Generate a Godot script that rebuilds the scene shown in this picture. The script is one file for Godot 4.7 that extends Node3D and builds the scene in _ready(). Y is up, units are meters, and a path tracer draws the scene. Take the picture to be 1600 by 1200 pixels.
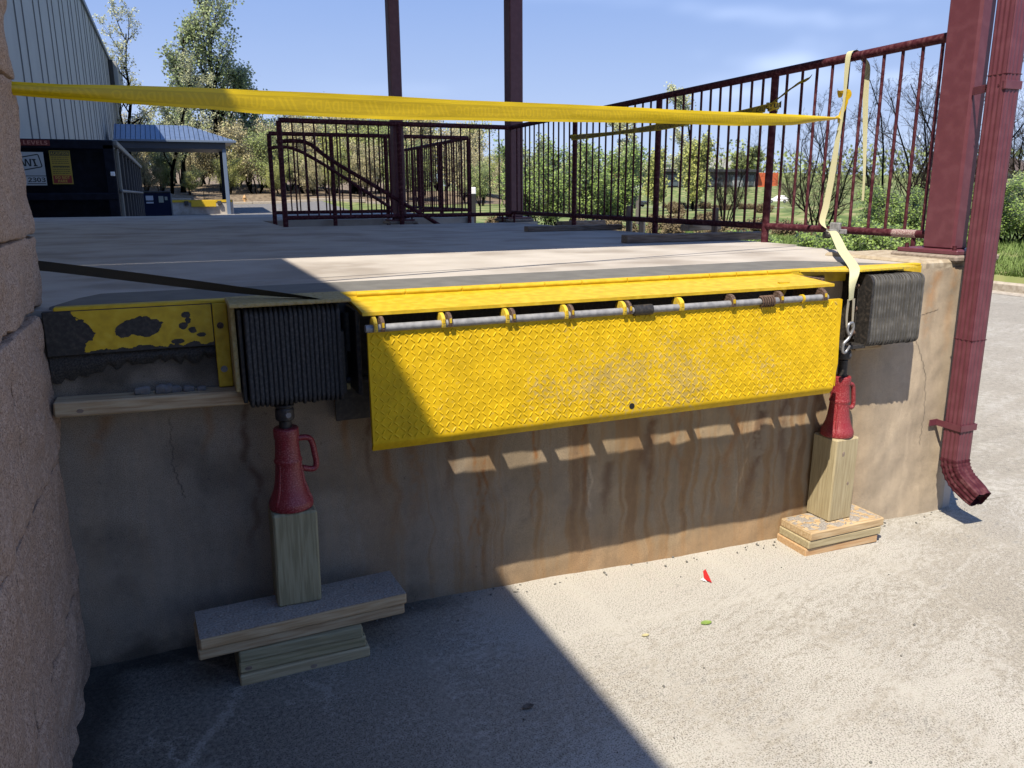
extends Node3D

# ---------------------------------------------------------------- helpers
var taken := {}
var rng := RandomNumberGenerator.new()
var M := {}
var lut := PackedByteArray()      # linear 0..1 in 1024 steps to sRGB bytes

class MB:
	var v := PackedVector3Array()
	var n := PackedVector3Array()
	var uv := PackedVector2Array()
	var c := PackedColorArray()
	var use_uv := false
	var use_c := false
	var col := Color.WHITE

	func tri(a: Vector3, b: Vector3, d: Vector3) -> void:      # counterclockwise seen from outside
		var nn := (b - a).cross(d - a).normalized()
		v.append(a); v.append(d); v.append(b)
		n.append(nn); n.append(nn); n.append(nn)
		if use_uv:
			uv.append(Vector2.ZERO); uv.append(Vector2.ZERO); uv.append(Vector2.ZERO)
		if use_c:
			c.append(col); c.append(col); c.append(col)

	func trin(a: Vector3, b: Vector3, d: Vector3, na: Vector3, nb: Vector3, nd: Vector3) -> void:
		v.append(a); v.append(d); v.append(b)
		n.append(na); n.append(nd); n.append(nb)
		if use_uv:
			uv.append(Vector2.ZERO); uv.append(Vector2.ZERO); uv.append(Vector2.ZERO)
		if use_c:
			c.append(col); c.append(col); c.append(col)

	func quad(a: Vector3, b: Vector3, d: Vector3, e: Vector3) -> void:
		tri(a, b, d); tri(a, d, e)

	func quad_uv(a: Vector3, b: Vector3, d: Vector3, e: Vector3, ua: Vector2, ub: Vector2, ud: Vector2, ue: Vector2) -> void:
		quad(a, b, d, e)
		var k := uv.size()
		uv[k - 6] = ua; uv[k - 5] = ud; uv[k - 4] = ub; uv[k - 3] = ua; uv[k - 2] = ue; uv[k - 1] = ud

	# box with chamfered edges, under a transform
	func box(size: Vector3, at := Vector3.ZERO, ch := 0.0, xf := Transform3D.IDENTITY) -> void:
		var h := size * 0.5
		ch = minf(ch, minf(h.x, minf(h.y, h.z)) * 0.9)
		if ch <= 0.0:
			var p: Array[Vector3] = []
			for i in 8:
				p.append(xf * (at + Vector3(h.x if i & 1 else -h.x, h.y if i & 2 else -h.y, h.z if i & 4 else -h.z)))
			quad(p[4], p[5], p[7], p[6]); quad(p[1], p[0], p[2], p[3])
			quad(p[5], p[1], p[3], p[7]); quad(p[0], p[4], p[6], p[2])
			quad(p[6], p[7], p[3], p[2]); quad(p[0], p[1], p[5], p[4])
			return
		for ax in 3:
			var u := (ax + 1) % 3
			var w := (ax + 2) % 3
			for s: float in [-1.0, 1.0]:
				var q: Array[Vector3] = []
				for k: Vector2 in [Vector2(-1, -1), Vector2(1, -1), Vector2(1, 1), Vector2(-1, 1)]:
					var t := Vector3.ZERO
					t[ax] = s * h[ax]; t[u] = k.x * (h[u] - ch); t[w] = k.y * (h[w] - ch)
					q.append(xf * (at + t))
				if s > 0: quad(q[0], q[1], q[2], q[3])
				else: quad(q[0], q[3], q[2], q[1])
			for s1: float in [-1.0, 1.0]:
				for s2: float in [-1.0, 1.0]:
					var a := Vector3.ZERO; var b := Vector3.ZERO; var a2 := Vector3.ZERO; var b2 := Vector3.ZERO
					a[u] = s1 * h[u]; a[w] = s2 * (h[w] - ch); a[ax] = -(h[ax] - ch)
					b[u] = s1 * (h[u] - ch); b[w] = s2 * h[w]; b[ax] = -(h[ax] - ch)
					a2 = a; a2[ax] = -a[ax]; b2 = b; b2[ax] = -b[ax]
					if s1 * s2 > 0: quad(xf * (at + a), xf * (at + b), xf * (at + b2), xf * (at + a2))
					else: quad(xf * (at + b), xf * (at + a), xf * (at + a2), xf * (at + b2))
		for i in 8:
			var s := Vector3(1 if i & 1 else -1, 1 if i & 2 else -1, 1 if i & 4 else -1)
			var px := s * Vector3(h.x, h.y - ch, h.z - ch)
			var py := s * Vector3(h.x - ch, h.y, h.z - ch)
			var pz := s * Vector3(h.x - ch, h.y - ch, h.z)
			if s.x * s.y * s.z > 0: tri(xf * (at + px), xf * (at + py), xf * (at + pz))
			else: tri(xf * (at + px), xf * (at + pz), xf * (at + py))

	# round tube along a path
	func tube(path: PackedVector3Array, radii: PackedFloat32Array, sides := 8, caps := true) -> void:
		var k := path.size()
		var up := Vector3.UP
		var d0 := (path[1] - path[0]).normalized()
		if absf(d0.y) > 0.9: up = Vector3.RIGHT
		var side := d0.cross(up).normalized()
		var pr: Array[Vector3] = []; var pn: Array[Vector3] = []
		for i in k:
			var d := (path[mini(i + 1, k - 1)] - path[maxi(i - 1, 0)]).normalized()
			side = (side - d * side.dot(d)).normalized()
			var up2 := side.cross(d)
			var cr: Array[Vector3] = []; var cn: Array[Vector3] = []
			for j in sides:
				var a := TAU * j / sides
				var nn := side * cos(a) + up2 * sin(a)
				cn.append(nn); cr.append(path[i] + nn * radii[i])
			if i > 0:
				for j in sides:
					var j2 := (j + 1) % sides
					trin(pr[j], cr[j], cr[j2], pn[j], cn[j], cn[j2])
					trin(pr[j], cr[j2], pr[j2], pn[j], cn[j2], pn[j2])
			elif caps:
				for j in range(1, sides - 1): tri(cr[0], cr[j], cr[j + 1])
			if i == k - 1 and caps:
				for j in range(1, sides - 1): tri(cr[0], cr[j + 1], cr[j])
			pr = cr; pn = cn

	func rod(a: Vector3, b: Vector3, r: float, sides := 8) -> void:
		tube(PackedVector3Array([a, b]), PackedFloat32Array([r, r]), sides)

	# lathe round the y axis at `at`; profile = (radius, y)
	func lathe(prof: PackedVector2Array, at: Vector3, sides := 20) -> void:
		var nr: Array[Vector2] = []
		for i in prof.size():
			var d := prof[mini(i + 1, prof.size() - 1)] - prof[maxi(i - 1, 0)]
			nr.append(Vector2(d.y, -d.x).normalized())
		for i in prof.size() - 1:
			for j in sides:
				var a := TAU * j / sides
				var b := TAU * (j + 1) / sides
				var ca := Vector3(cos(a), 0, -sin(a)); var cb := Vector3(cos(b), 0, -sin(b))
				var p := prof[i]; var q := prof[i + 1]
				var p1 := at + ca * p.x + Vector3(0, p.y, 0); var p2 := at + cb * p.x + Vector3(0, p.y, 0)
				var q1 := at + ca * q.x + Vector3(0, q.y, 0); var q2 := at + cb * q.x + Vector3(0, q.y, 0)
				var e := nr[i]; var f := nr[i + 1]
				var y := Vector3.UP
				trin(p1, p2, q2, ca * e.x + y * e.y, cb * e.x + y * e.y, cb * f.x + y * f.y)
				trin(p1, q2, q1, ca * e.x + y * e.y, cb * f.x + y * f.y, ca * f.x + y * f.y)

	# extrude a counterclockwise outline (in the plane of ex, ey) along ez
	func prism(pts: PackedVector2Array, o: Vector3, ex: Vector3, ey: Vector3, ez: Vector3) -> void:
		var idx := Geometry2D.triangulate_polygon(pts)
		var flip := Geometry2D.is_polygon_clockwise(pts)
		for t in idx.size() / 3:
			var p: Array[Vector3] = []
			for k in 3:
				var q := pts[idx[t * 3 + k]]
				p.append(o + ex * q.x + ey * q.y)
			if (p[1] - p[0]).cross(p[2] - p[0]).dot(ez) < 0:
				var sw := p[1]; p[1] = p[2]; p[2] = sw
			tri(p[0] + ez, p[1] + ez, p[2] + ez)
			tri(p[0], p[2], p[1])
		var m := pts.size()
		for i in m:
			var a := o + ex * pts[i].x + ey * pts[i].y
			var j := (i + 1) % m
			var b := o + ex * pts[j].x + ey * pts[j].y
			if flip == (ex.cross(ey).dot(ez) > 0): quad(b, a, a + ez, b + ez)
			else: quad(a, b, b + ez, a + ez)

	# smooth grid from rows of points; normals by neighbours; ccw when rows go "up" and columns go "right"
	func grid(rows: Array, flip := false, uvs: Array = []) -> void:
		var nr := rows.size(); var nc: int = (rows[0] as PackedVector3Array).size()
		var norms: Array = []
		for i in nr:
			var line := PackedVector3Array()
			for j in nc:
				var du: Vector3 = rows[i][mini(j + 1, nc - 1)] - rows[i][maxi(j - 1, 0)]
				var dv: Vector3 = rows[mini(i + 1, nr - 1)][j] - rows[maxi(i - 1, 0)][j]
				var nn := du.cross(dv).normalized()
				line.append(-nn if flip else nn)
			norms.append(line)
		for i in nr - 1:
			for j in nc - 1:
				var a: Vector3 = rows[i][j]; var b: Vector3 = rows[i][j + 1]; var d: Vector3 = rows[i + 1][j + 1]; var e: Vector3 = rows[i + 1][j]
				var na: Vector3 = norms[i][j]; var nb: Vector3 = norms[i][j + 1]; var nd: Vector3 = norms[i + 1][j + 1]; var ne: Vector3 = norms[i + 1][j]
				if flip:
					trin(a, d, b, na, nd, nb); trin(a, e, d, na, ne, nd)
				else:
					trin(a, b, d, na, nb, nd); trin(a, d, e, na, nd, ne)
				if not uvs.is_empty():
					var k := uv.size() - 6
					var ua: Vector2 = uvs[i][j]; var ub: Vector2 = uvs[i][j + 1]; var ud: Vector2 = uvs[i + 1][j + 1]; var ue: Vector2 = uvs[i + 1][j]
					if flip:
						uv[k] = ua; uv[k + 1] = ub; uv[k + 2] = ud; uv[k + 3] = ua; uv[k + 4] = ud; uv[k + 5] = ue
					else:
						uv[k] = ua; uv[k + 1] = ud; uv[k + 2] = ub; uv[k + 3] = ua; uv[k + 4] = ue; uv[k + 5] = ud

	func mesh(off := Vector3.ZERO) -> ArrayMesh:
		if off != Vector3.ZERO:
			for i in v.size(): v[i] -= off
		var arr := []
		arr.resize(Mesh.ARRAY_MAX)
		arr[Mesh.ARRAY_VERTEX] = v
		arr[Mesh.ARRAY_NORMAL] = n
		if use_uv: arr[Mesh.ARRAY_TEX_UV] = uv
		if use_c: arr[Mesh.ARRAY_COLOR] = c
		var m := ArrayMesh.new()
		m.add_surface_from_arrays(Mesh.PRIMITIVE_TRIANGLES, arr)
		return m


func numbered(called: String, parent: Node) -> String:
	var key := "%d/%s" % [parent.get_instance_id(), called]
	var k: int = taken.get(key, 0)
	taken[key] = k + 1
	return called if k == 0 else "%s_%03d" % [called, k]

func origin_of(p: Node) -> Vector3:
	var o := Vector3.ZERO
	while p != self and p is Node3D:
		o += (p as Node3D).position
		p = p.get_parent()
	return o

# one named mesh; its points are given in the scene's metres
func obj(called: String, mb: MB, mat: Material, parent: Node = self) -> MeshInstance3D:
	var o := MeshInstance3D.new()
	o.name = numbered(called, parent)
	o.mesh = mb.mesh(origin_of(parent))
	o.material_override = mat
	parent.add_child(o, true)
	return o

func inst(called: String, mesh: Mesh, mat: Material, parent: Node, xf: Transform3D) -> MeshInstance3D:
	var o := MeshInstance3D.new()
	o.name = numbered(called, parent)
	o.mesh = mesh
	o.material_override = mat
	o.transform = xf
	parent.add_child(o, true)
	return o

func tag(o: Node, label: String, category: String, group := "") -> Node:
	o.set_meta("label", label); o.set_meta("category", category)
	if group: o.set_meta("group", group)
	return o

func thing(called: String, label: String, category: String, at := Vector3.ZERO, group := "") -> Node3D:
	var o := Node3D.new()
	o.name = numbered(called, self)
	o.position = at
	add_child(o, true)
	tag(o, label, category, group)
	return o

func structure(o: Node) -> Node:
	o.set_meta("kind", "structure")
	return o

func stuff(o: Node) -> Node:
	o.set_meta("kind", "stuff")
	return o

func dup(src: Node3D, at: Vector3, turn: float, scl: Vector3, label: String) -> Node3D:
	var r: Node3D = src.duplicate()
	var base := String(src.name)
	if base.length() > 4 and base.substr(base.length() - 4, 1) == "_" and base.right(3).is_valid_int(): base = base.left(base.length() - 4)
	r.name = numbered(base, self)
	add_child(r, true)
	r.position = at; r.rotation.y = turn; r.scale = scl
	r.set_meta("label", label)
	return r

const TONE := 0.74      # base colours below are given a little high; this brings all of them to real-world values
func lin(r: float, g: float, b: float) -> Color:
	return Color(r * TONE, g * TONE, b * TONE).linear_to_srgb()

func light(r: float, g: float, b: float) -> Color:
	return Color(r, g, b).linear_to_srgb()

func mat(c: Color, rough := 0.8, metal := 0.0, spec := 0.5) -> StandardMaterial3D:
	var m := StandardMaterial3D.new()
	m.albedo_color = c; m.roughness = rough; m.metallic = metal; m.metallic_specular = spec
	return m

func noise(sd: int, freq: float, oct := 4, type := FastNoiseLite.TYPE_SIMPLEX_SMOOTH) -> FastNoiseLite:
	var f := FastNoiseLite.new()
	f.seed = sd; f.frequency = freq; f.noise_type = type
	f.fractal_type = FastNoiseLite.FRACTAL_FBM; f.fractal_octaves = oct
	return f

func ntex(sd: int, freq: float, cols: Array, offs: Array, size := 512, oct := 5, type := FastNoiseLite.TYPE_SIMPLEX_SMOOTH) -> NoiseTexture2D:
	var t := NoiseTexture2D.new()
	t.width = size; t.height = size; t.seamless = true; t.seamless_blend_skirt = 0.25
	t.noise = noise(sd, freq, oct, type)
	if not cols.is_empty():
		var g := Gradient.new()
		g.colors = PackedColorArray(cols); g.offsets = PackedFloat32Array(offs)
		t.color_ramp = g
	return t

# a rough surface: mottled colour in three tones, laid triplanar with `tile` metres to a repeat
func surf(sd: int, c1: Color, c2: Color, c3: Color, tile: Vector3, freq := 0.02, rough := 0.85, bump := 0.0, bfreq := 0.06, world := false, oct := 5, size := 256) -> StandardMaterial3D:
	var m := mat(Color.WHITE, rough)
	m.albedo_texture = ntex(sd, freq * 512.0 / size, [c1, c2, c3], [0.25, 0.5, 0.78], size, oct)
	m.uv1_triplanar = true; m.uv1_world_triplanar = world
	m.uv1_scale = Vector3(1.0 / tile.x, 1.0 / tile.y, 1.0 / tile.z)
	if bump > 0.0:
		m.heightmap_enabled = true; m.heightmap_scale = bump
		m.heightmap_texture = ntex(sd + 77, bfreq * 512.0 / size, [], [], size, 5)
	return m

func grey_img(sd: int, freq: float, w: int, h: int, oct := 4, type := FastNoiseLite.TYPE_SIMPLEX_SMOOTH) -> PackedByteArray:
	var im := noise(sd, freq, oct, type).get_image(w, h, false, false, true)
	im.convert(Image.FORMAT_L8)
	return im.get_data()

func tex(im: Image) -> ImageTexture:
	return ImageTexture.create_from_image(im)

# draws lettering into a picture by filling the triangles of a TextMesh
func letter(im: Image, text: String, rect: Rect2, c: Color, mirror := false, bold := false, shear := 0.0) -> void:
	var tm := TextMesh.new()
	var f := SystemFont.new()
	f.font_names = PackedStringArray(["Droid Sans"])
	if bold: f.font_weight = 700
	tm.font = f; tm.text = text; tm.font_size = 64; tm.pixel_size = 0.01; tm.depth = 0.0; tm.curve_step = 1.0
	var arr := tm.get_mesh_arrays()
	var vv: PackedVector3Array = arr[Mesh.ARRAY_VERTEX]
	var ii: PackedInt32Array = arr[Mesh.ARRAY_INDEX] if arr[Mesh.ARRAY_INDEX] != null else PackedInt32Array()
	if ii.is_empty():
		for k in vv.size(): ii.append(k)
	var lo := Vector2(1e9, 1e9); var hi := Vector2(-1e9, -1e9)
	for p in vv:
		lo = lo.min(Vector2(p.x, p.y)); hi = hi.max(Vector2(p.x, p.y))
	var w := im.get_width(); var h := im.get_height()
	for t in ii.size() / 3:
		var q: Array[Vector2] = []
		for k in 3:
			var p := vv[ii[t * 3 + k]]
			var s := (Vector2(p.x, p.y) - lo) / (hi - lo)
			if mirror: s.x = 1.0 - s.x
			q.append(Vector2(rect.position.x + s.x * rect.size.x + shear * (s.y - 0.5) * rect.size.y, rect.position.y + (1.0 - s.y) * rect.size.y))
		var x0 := clampi(int(minf(q[0].x, minf(q[1].x, q[2].x))), 0, w - 1); var x1 := clampi(int(ceil(maxf(q[0].x, maxf(q[1].x, q[2].x)))), 0, w - 1)
		var y0 := clampi(int(minf(q[0].y, minf(q[1].y, q[2].y))), 0, h - 1); var y1 := clampi(int(ceil(maxf(q[0].y, maxf(q[1].y, q[2].y)))), 0, h - 1)
		for y in range(y0, y1 + 1):
			for x in range(x0, x1 + 1):
				if Geometry2D.point_is_inside_triangle(Vector2(x + 0.5, y + 0.5), q[0], q[1], q[2]): im.set_pixel(x, y, c)

func sstep(a: float, b: float, x: float) -> float:
	var t := clampf((x - a) / (b - a), 0.0, 1.0)
	return t * t * (3.0 - 2.0 * t)

# rough split stone: a rounded box whose skin is pushed about by noise
func rock(size: Vector3, at: Vector3, r: float, amp: float, cell: float, f: FastNoiseLite) -> MB:
	var mb := MB.new()
	var h := size * 0.5
	for ax in 3:
		var u := (ax + 1) % 3; var w := (ax + 2) % 3
		var nu := clampi(int(size[u] / cell), 3, 60); var nw := clampi(int(size[w] / cell), 3, 60)
		for s: float in [-1.0, 1.0]:
			var rows := []
			for i in nw + 1:
				var line := PackedVector3Array()
				for j in nu + 1:
					var p := Vector3.ZERO
					p[ax] = s * h[ax]; p[u] = h[u] * (2.0 * j / nu - 1.0); p[w] = h[w] * (2.0 * i / nw - 1.0)
					var q := p.clamp(-(h - Vector3.ONE * r), h - Vector3.ONE * r)
					var d := (p - q).normalized()
					var pos := q + d * r
					var k := f.get_noise_3dv((pos + at) * 100.0)
					line.append(at + pos + d * amp * k)
				rows.append(line)
			mb.grid(rows, s < 0)
	return mb

# ---------------------------------------------------------------- terrain
var ctrl: Array[Vector3] = [
	Vector3(-12, -1.25, 5), Vector3(0, -1.3, 8), Vector3(0, -1.25, -14), Vector3(-12, -1.2, -20), Vector3(8, -1.2, -12), Vector3(14, -1.0, -8.5), Vector3(17, -0.9, -9.5), Vector3(14.5, -1.06, -4), Vector3(16, -1.0, 2), Vector3(22, -1.2, -3), Vector3(25, -1.75, -19), Vector3(18.7, -1.0, -27), Vector3(10, -0.75, -18), Vector3(4, -0.98, -55), Vector3(-6, -0.98, -55), Vector3(12, -0.95, -50), Vector3(0, -1.1, -35), Vector3(6, -0.5, -69), Vector3(-9, -0.45, -69), Vector3(22, -0.7, -66), Vector3(-4, 0.6, -74), Vector3(10, 0.35, -77), Vector3(-10, 2.2, -95), Vector3(8, 1.4, -92), Vector3(28, 0.6, -88), Vector3(42, -1.2, -95), Vector3(0, 4.5, -150), Vector3(30, 3, -150), Vector3(33, -0.9, -50), Vector3(25, -0.7, -57), Vector3(52, -1.6, -57), Vector3(60, -2.4, -90), Vector3(50, -2.0, -80), Vector3(62, -2.5, -105), Vector3(72, -2.7, -125), Vector3(48, -1.7, -68), Vector3(82, -2.85, -148), Vector3(93.5, -2.85, -130), Vector3(105, -2.85, -112), Vector3(117, -2.85, -94), Vector3(70, -2.85, -166), Vector3(128, -2.3, -147), Vector3(112, -1.5, -165), Vector3(135, 1.65, -217), Vector3(160, 1.7, -217), Vector3(179, 1.7, -217), Vector3(195, 2.4, -217), Vector3(214, 6.2, -267), Vector3(240, 8.5, -300), Vector3(100, 3, -300), Vector3(300, 6, -200), Vector3(165, 0, -117), Vector3(84, 0.1, -57), Vector3(42, -0.1, -27), Vector3(60, -0.2, -30), Vector3(200, 3, -60), Vector3(300, 4, 0), Vector3(100, -0.5, 60), Vector3(-200, 3, -200), Vector3(-200, 0, 0), Vector3(0, -1.5, 200), Vector3(0, 8, -400), Vector3(400, 10, -400)]

func land(x: float, z: float) -> float:
	var s := 0.0; var t := 0.0
	for p in ctrl:
		var d := (p.x - x) * (p.x - x) + (p.z - z) * (p.z - z) + 3.0
		var w := 1.0 / (d * d)
		s += w * p.y; t += w
	return s / t

func pave_y(x: float) -> float:
	return -1.147 - 0.0285 * clampf(x - 1.2, 0.0, 3.6)

# ---------------------------------------------------------------- trees
func seg(mb: MB, a: Vector3, b: Vector3, ra: float, rb: float, sides: int) -> void:
	var d := (b - a).normalized()
	var s := d.cross(Vector3.RIGHT if absf(d.y) > 0.8 else Vector3.UP).normalized()
	var t := s.cross(d)
	for j in sides:
		var a0 := TAU * j / sides; var a1 := TAU * (j + 1) / sides
		var n0 := s * cos(a0) + t * sin(a0); var n1 := s * cos(a1) + t * sin(a1)
		mb.trin(a + n0 * ra, b + n1 * rb, b + n0 * rb, n0, n1, n0)
		if ra > 0.0: mb.trin(a + n0 * ra, a + n1 * ra, b + n1 * rb, n0, n1, n1)

func leaf(mb: MB, p: Vector3, s: float) -> void:
	var a := Vector3(rng.randfn(), rng.randfn(), rng.randfn()).normalized()
	var b := a.cross(Vector3(rng.randfn(), rng.randfn(), rng.randfn())).normalized()
	var q := p + a * s; var l := b * s * 0.45
	mb.tri(p, p + a * s * 0.55 + l, q); mb.tri(p, q, p + a * s * 0.5 - l)

# P: levels, kids per level, length ratio, spread, jitter, rise, leaf_from, leaves, leaf size
func grow(tr: MB, lf: MB, p: Vector3, d: Vector3, length: float, r: float, lvl: int, P: Dictionary) -> void:
	var segs := 5 if lvl == 0 else (4 if lvl == 1 else 3)
	var kids: Array = P.kids
	var nk: int = kids[lvl] if lvl < kids.size() else 0
	var at := p
	var rr := r
	var sides := 6 if lvl == 0 else (4 if lvl == 1 else 3)
	var born := 0
	for i in segs:
		d = (d + Vector3(rng.randfn(), rng.randfn() * 0.5, rng.randfn()) * float(P.jit) + Vector3.UP * float(P.rise)).normalized()
		var b := at + d * length / segs
		var r2 := r * lerpf(1.0, 0.25 if lvl == 0 else 0.12, (i + 1.0) / segs)
		seg(tr, at, b, rr, r2, sides)
		if nk > 0 and (i > 0 or lvl > 0):
			var want := int(round(nk * (i + 1.0) / segs)) - born
			for k in want:
				born += 1
				var f := rng.randf()
				var q := at.lerp(b, f)
				var side := d.cross(Vector3(rng.randfn(), rng.randfn(), rng.randfn())).normalized()
				var sp := float(P.spread) * rng.randf_range(0.7, 1.25)
				var cd := (d * cos(sp) + side * sin(sp)).normalized()
				var taper := lerpf(1.0, 0.5, (i + f) / segs)
				grow(tr, lf, q, cd, length * float(P.ratio) * taper * rng.randf_range(0.7, 1.2), maxf(rr * 0.55, float(P.min_r)), lvl + 1, P)
		if lvl >= int(P.leaf_from):
			for k in int(P.leaves):
				var q := at.lerp(b, rng.randf()) + Vector3(rng.randfn(), rng.randfn(), rng.randfn()) * float(P.loose)
				leaf(lf, q, float(P.leaf) * rng.randf_range(0.6, 1.3))
		at = b; rr = r2

func plant(called: String, label: String, category: String, at: Vector3, stems: int, height: float, r: float, lean: float, P: Dictionary, bark: Material, green: Material, sd: int, group := "") -> Node3D:
	rng.seed = sd
	var t := thing(called, label, category, at, group)
	var tr := MB.new(); var lf := MB.new()
	for s in stems:
		var a := rng.randf() * TAU
		var d := Vector3(cos(a) * lean, 1, sin(a) * lean).normalized()
		var p := at + Vector3(cos(a), 0, sin(a)) * r * (stems - 1) * 0.8 + Vector3(0, -0.15, 0)
		grow(tr, lf, p, d, height * rng.randf_range(0.75, 1.0) if stems > 1 else height, r, 0, P)
	obj("trunk" if stems == 1 else "stems", tr, bark, t)
	if lf.v.size() > 0: obj("crown", lf, green, t)
	return t

# ---------------------------------------------------------------- pictures for the surfaces
func wall_picture() -> Texture2D:
	var w := 1080; var h := 356        # x -0.2..4.1, y -1.4..0.02
	var big := grey_img(3, 0.006, w, h, 5); var mid := grey_img(4, 0.02, w, h, 5)
	var st := grey_img(5, 0.012, w, 64, 4); var st2 := grey_img(15, 0.075, w, 64, 4)      # rows of these make streaks
	var fine := grey_img(6, 0.12, w, h, 3); var swirl := grey_img(8, 0.008, w, h, 3)
	var warp := grey_img(9, 0.012, w, h, 3)
	var out := PackedByteArray(); out.resize(w * h * 3)
	# x, half width, top y, bottom y, strength, kind (0 dark brown, 1 orange, 2 pale)
	var runs := [[0.62, 0.028, -0.3, -0.95, 0.9, 0], [0.50, 0.03, -0.3, -0.55, 0.5, 1], [0.20, 0.045, -0.32, -0.5, 0.6, 1], [0.93, 0.03, -0.3, -0.6, 0.8, 1], [1.02, 0.025, -0.25, -0.75, 0.9, 0], [1.08, 0.035, -0.3, -0.95, 0.75, 1], [1.16, 0.06, -0.4, -0.9, 0.7, 1], [1.27, 0.04, -0.45, -0.8, 0.6, 0], [1.40, 0.012, -0.45, -1.1, 1.0, 1], [1.43, 0.007, -0.6, -1.14, 1.0, 1], [1.66, 0.012, -0.5, -0.95, 1.0, 1], [1.84, 0.014, -0.5, -0.95, 0.8, 1], [1.86, 0.006, -0.7, -1.1, 0.8, 2], [1.95, 0.05, -0.7, -1.05, 0.7, 0], [2.15, 0.06, -0.55, -0.95, 0.8, 0], [2.30, 0.03, -0.5, -1.0, 0.5, 1], [2.55, 0.05, -0.5, -1.1, 0.6, 1], [2.67, 0.06, -0.45, -1.1, 1.0, 0], [2.62, 0.006, -0.6, -1.19, 0.8, 2], [2.83, 0.05, -0.5, -1.0, 0.8, 0], [3.0, 0.06, -0.3, -0.7, 0.9, 0], [3.1, 0.03, -0.3, -0.8, 0.6, 1], [3.62, 0.06, -0.02, -0.4, 0.6, 1], [3.75, 0.05, 0.0, -0.5, 0.4, 1]]
	for y in h:
		var wy := 0.02 - 1.42 * y / h
		for x in w:
			var k := y * w + x
			var wx := -0.2 + 4.3 * x / w
			var b := big[k] / 255.0; var m := mid[k] / 255.0; var f := fine[k] / 255.0
			var sx := clampi(x + (warp[k] - 128) / 16, 0, w - 1)
			var s := lerpf(st[(y * 6 / h) * w + sx], st[(y * 6 / h + 1) * w + sx], fmod(y * 6.0 / h, 1.0)) / 255.0 * 0.4 + lerpf(st2[(y * 5 / h) * w + sx], st2[(y * 5 / h + 1) * w + sx], fmod(y * 5.0 / h, 1.0)) / 255.0 * 0.6
			var tan_ := sstep(0.8, 2.2, wx + (b - 0.5) * 1.2)
			var r := lerpf(0.365, 0.46, tan_); var g := lerpf(0.305, 0.35, tan_); var bl := lerpf(0.235, 0.218, tan_)
			var rust := sstep(0.44, 0.68, s + (b - 0.5) * 0.22 + (f - 0.5) * 0.06) * (0.22 + 0.70 * sstep(0.85, 1.3, wx)) * (1.0 - 0.8 * sstep(3.1, 3.35, wx)) * sstep(-0.2, -0.4, wy)
			var dark := sstep(0.55, 0.78, s + (m - 0.5) * 0.3)
			r *= 1.0 - (0.14 + 0.22 * dark) * rust; g *= 1.0 - (0.31 + 0.18 * dark) * rust; bl *= 1.0 - (0.50 + 0.10 * dark) * rust
			var low := sstep(-0.95, -1.15, wy + (b - 0.5) * 0.2) * sstep(1.2, 1.6, wx) * (1.0 - sstep(2.7, 3.2, wx))
			r = lerpf(r, 0.47, low * 0.7); g = lerpf(g, 0.30, low * 0.7); bl = lerpf(bl, 0.155, low * 0.7)
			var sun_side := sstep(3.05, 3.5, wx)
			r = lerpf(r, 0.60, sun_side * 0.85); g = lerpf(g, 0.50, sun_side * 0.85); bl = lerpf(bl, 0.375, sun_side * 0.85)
			var ring := absf(fposmod(swirl[k] / 255.0 * 34.0, 1.0) - 0.5) * 2.0
			var sw := sstep(0.6, 1.0, ring) * sstep(0.42, 0.62, m) * (1.0 - sun_side)
			var t := (0.86 + 0.28 * m) * (0.93 + 0.14 * f) * (1.0 - 0.10 * sw) * (0.80 + 0.4 * s)
			t *= 1.0 - 0.30 * sstep(0.62, 0.85, b) * (1.0 - tan_)
			# damp dark foot on the left, black tar edge
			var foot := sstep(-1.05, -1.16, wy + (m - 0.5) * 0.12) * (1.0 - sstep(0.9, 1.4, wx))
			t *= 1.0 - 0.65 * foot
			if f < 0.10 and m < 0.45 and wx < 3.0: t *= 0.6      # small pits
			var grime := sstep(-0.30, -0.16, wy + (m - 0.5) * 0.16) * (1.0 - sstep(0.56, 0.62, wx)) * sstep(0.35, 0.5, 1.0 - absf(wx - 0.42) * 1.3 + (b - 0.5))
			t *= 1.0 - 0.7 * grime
			out[k * 3] = lut[clampi(int(r * t * 1023.0), 0, 1100)]
			out[k * 3 + 1] = lut[clampi(int(g * t * 1023.0), 0, 1100)]
			out[k * 3 + 2] = lut[clampi(int(bl * t * 1023.0), 0, 1100)]
	for q: Array in runs:
		var x0 := int((q[0] + 0.2) / 4.3 * w); var hw := maxi(2, int(q[1] * 0.62 / 4.3 * w))
		var ya := int((0.02 - q[2]) / 1.42 * h); var yb := int((0.02 - q[3]) / 1.42 * h)
		for y in range(maxi(ya, 0), mini(yb, h)):
			var along := float(y - ya) / (yb - ya)
			for dx in range(-hw * 2, hw * 2 + 1):
				var x := x0 + dx + int((warp[y * w + clampi(x0, 0, w - 1)] - 128) * 0.10)
				if x < 0 or x >= w: continue
				var k := y * w + x
				var a: float = q[4] * exp(-pow(dx / float(hw), 2.0) * 1.6) * (1.0 - along * along) * sstep(0.25, 0.65, mid[k] / 255.0 + 0.1 + (fine[k] - 128) / 500.0) * sstep(0.0, 0.06, along)
				var mul: Array = [[0.45, 0.33, 0.27], [0.95, 0.66, 0.42], [1.35, 1.38, 1.42]][q[5]]
				for e in 3: out[k * 3 + e] = clampi(int(out[k * 3 + e] * lerpf(1.0, pow(mul[e], 0.4545 if q[5] == 0 else 0.6), a)), 0, 255)
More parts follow.
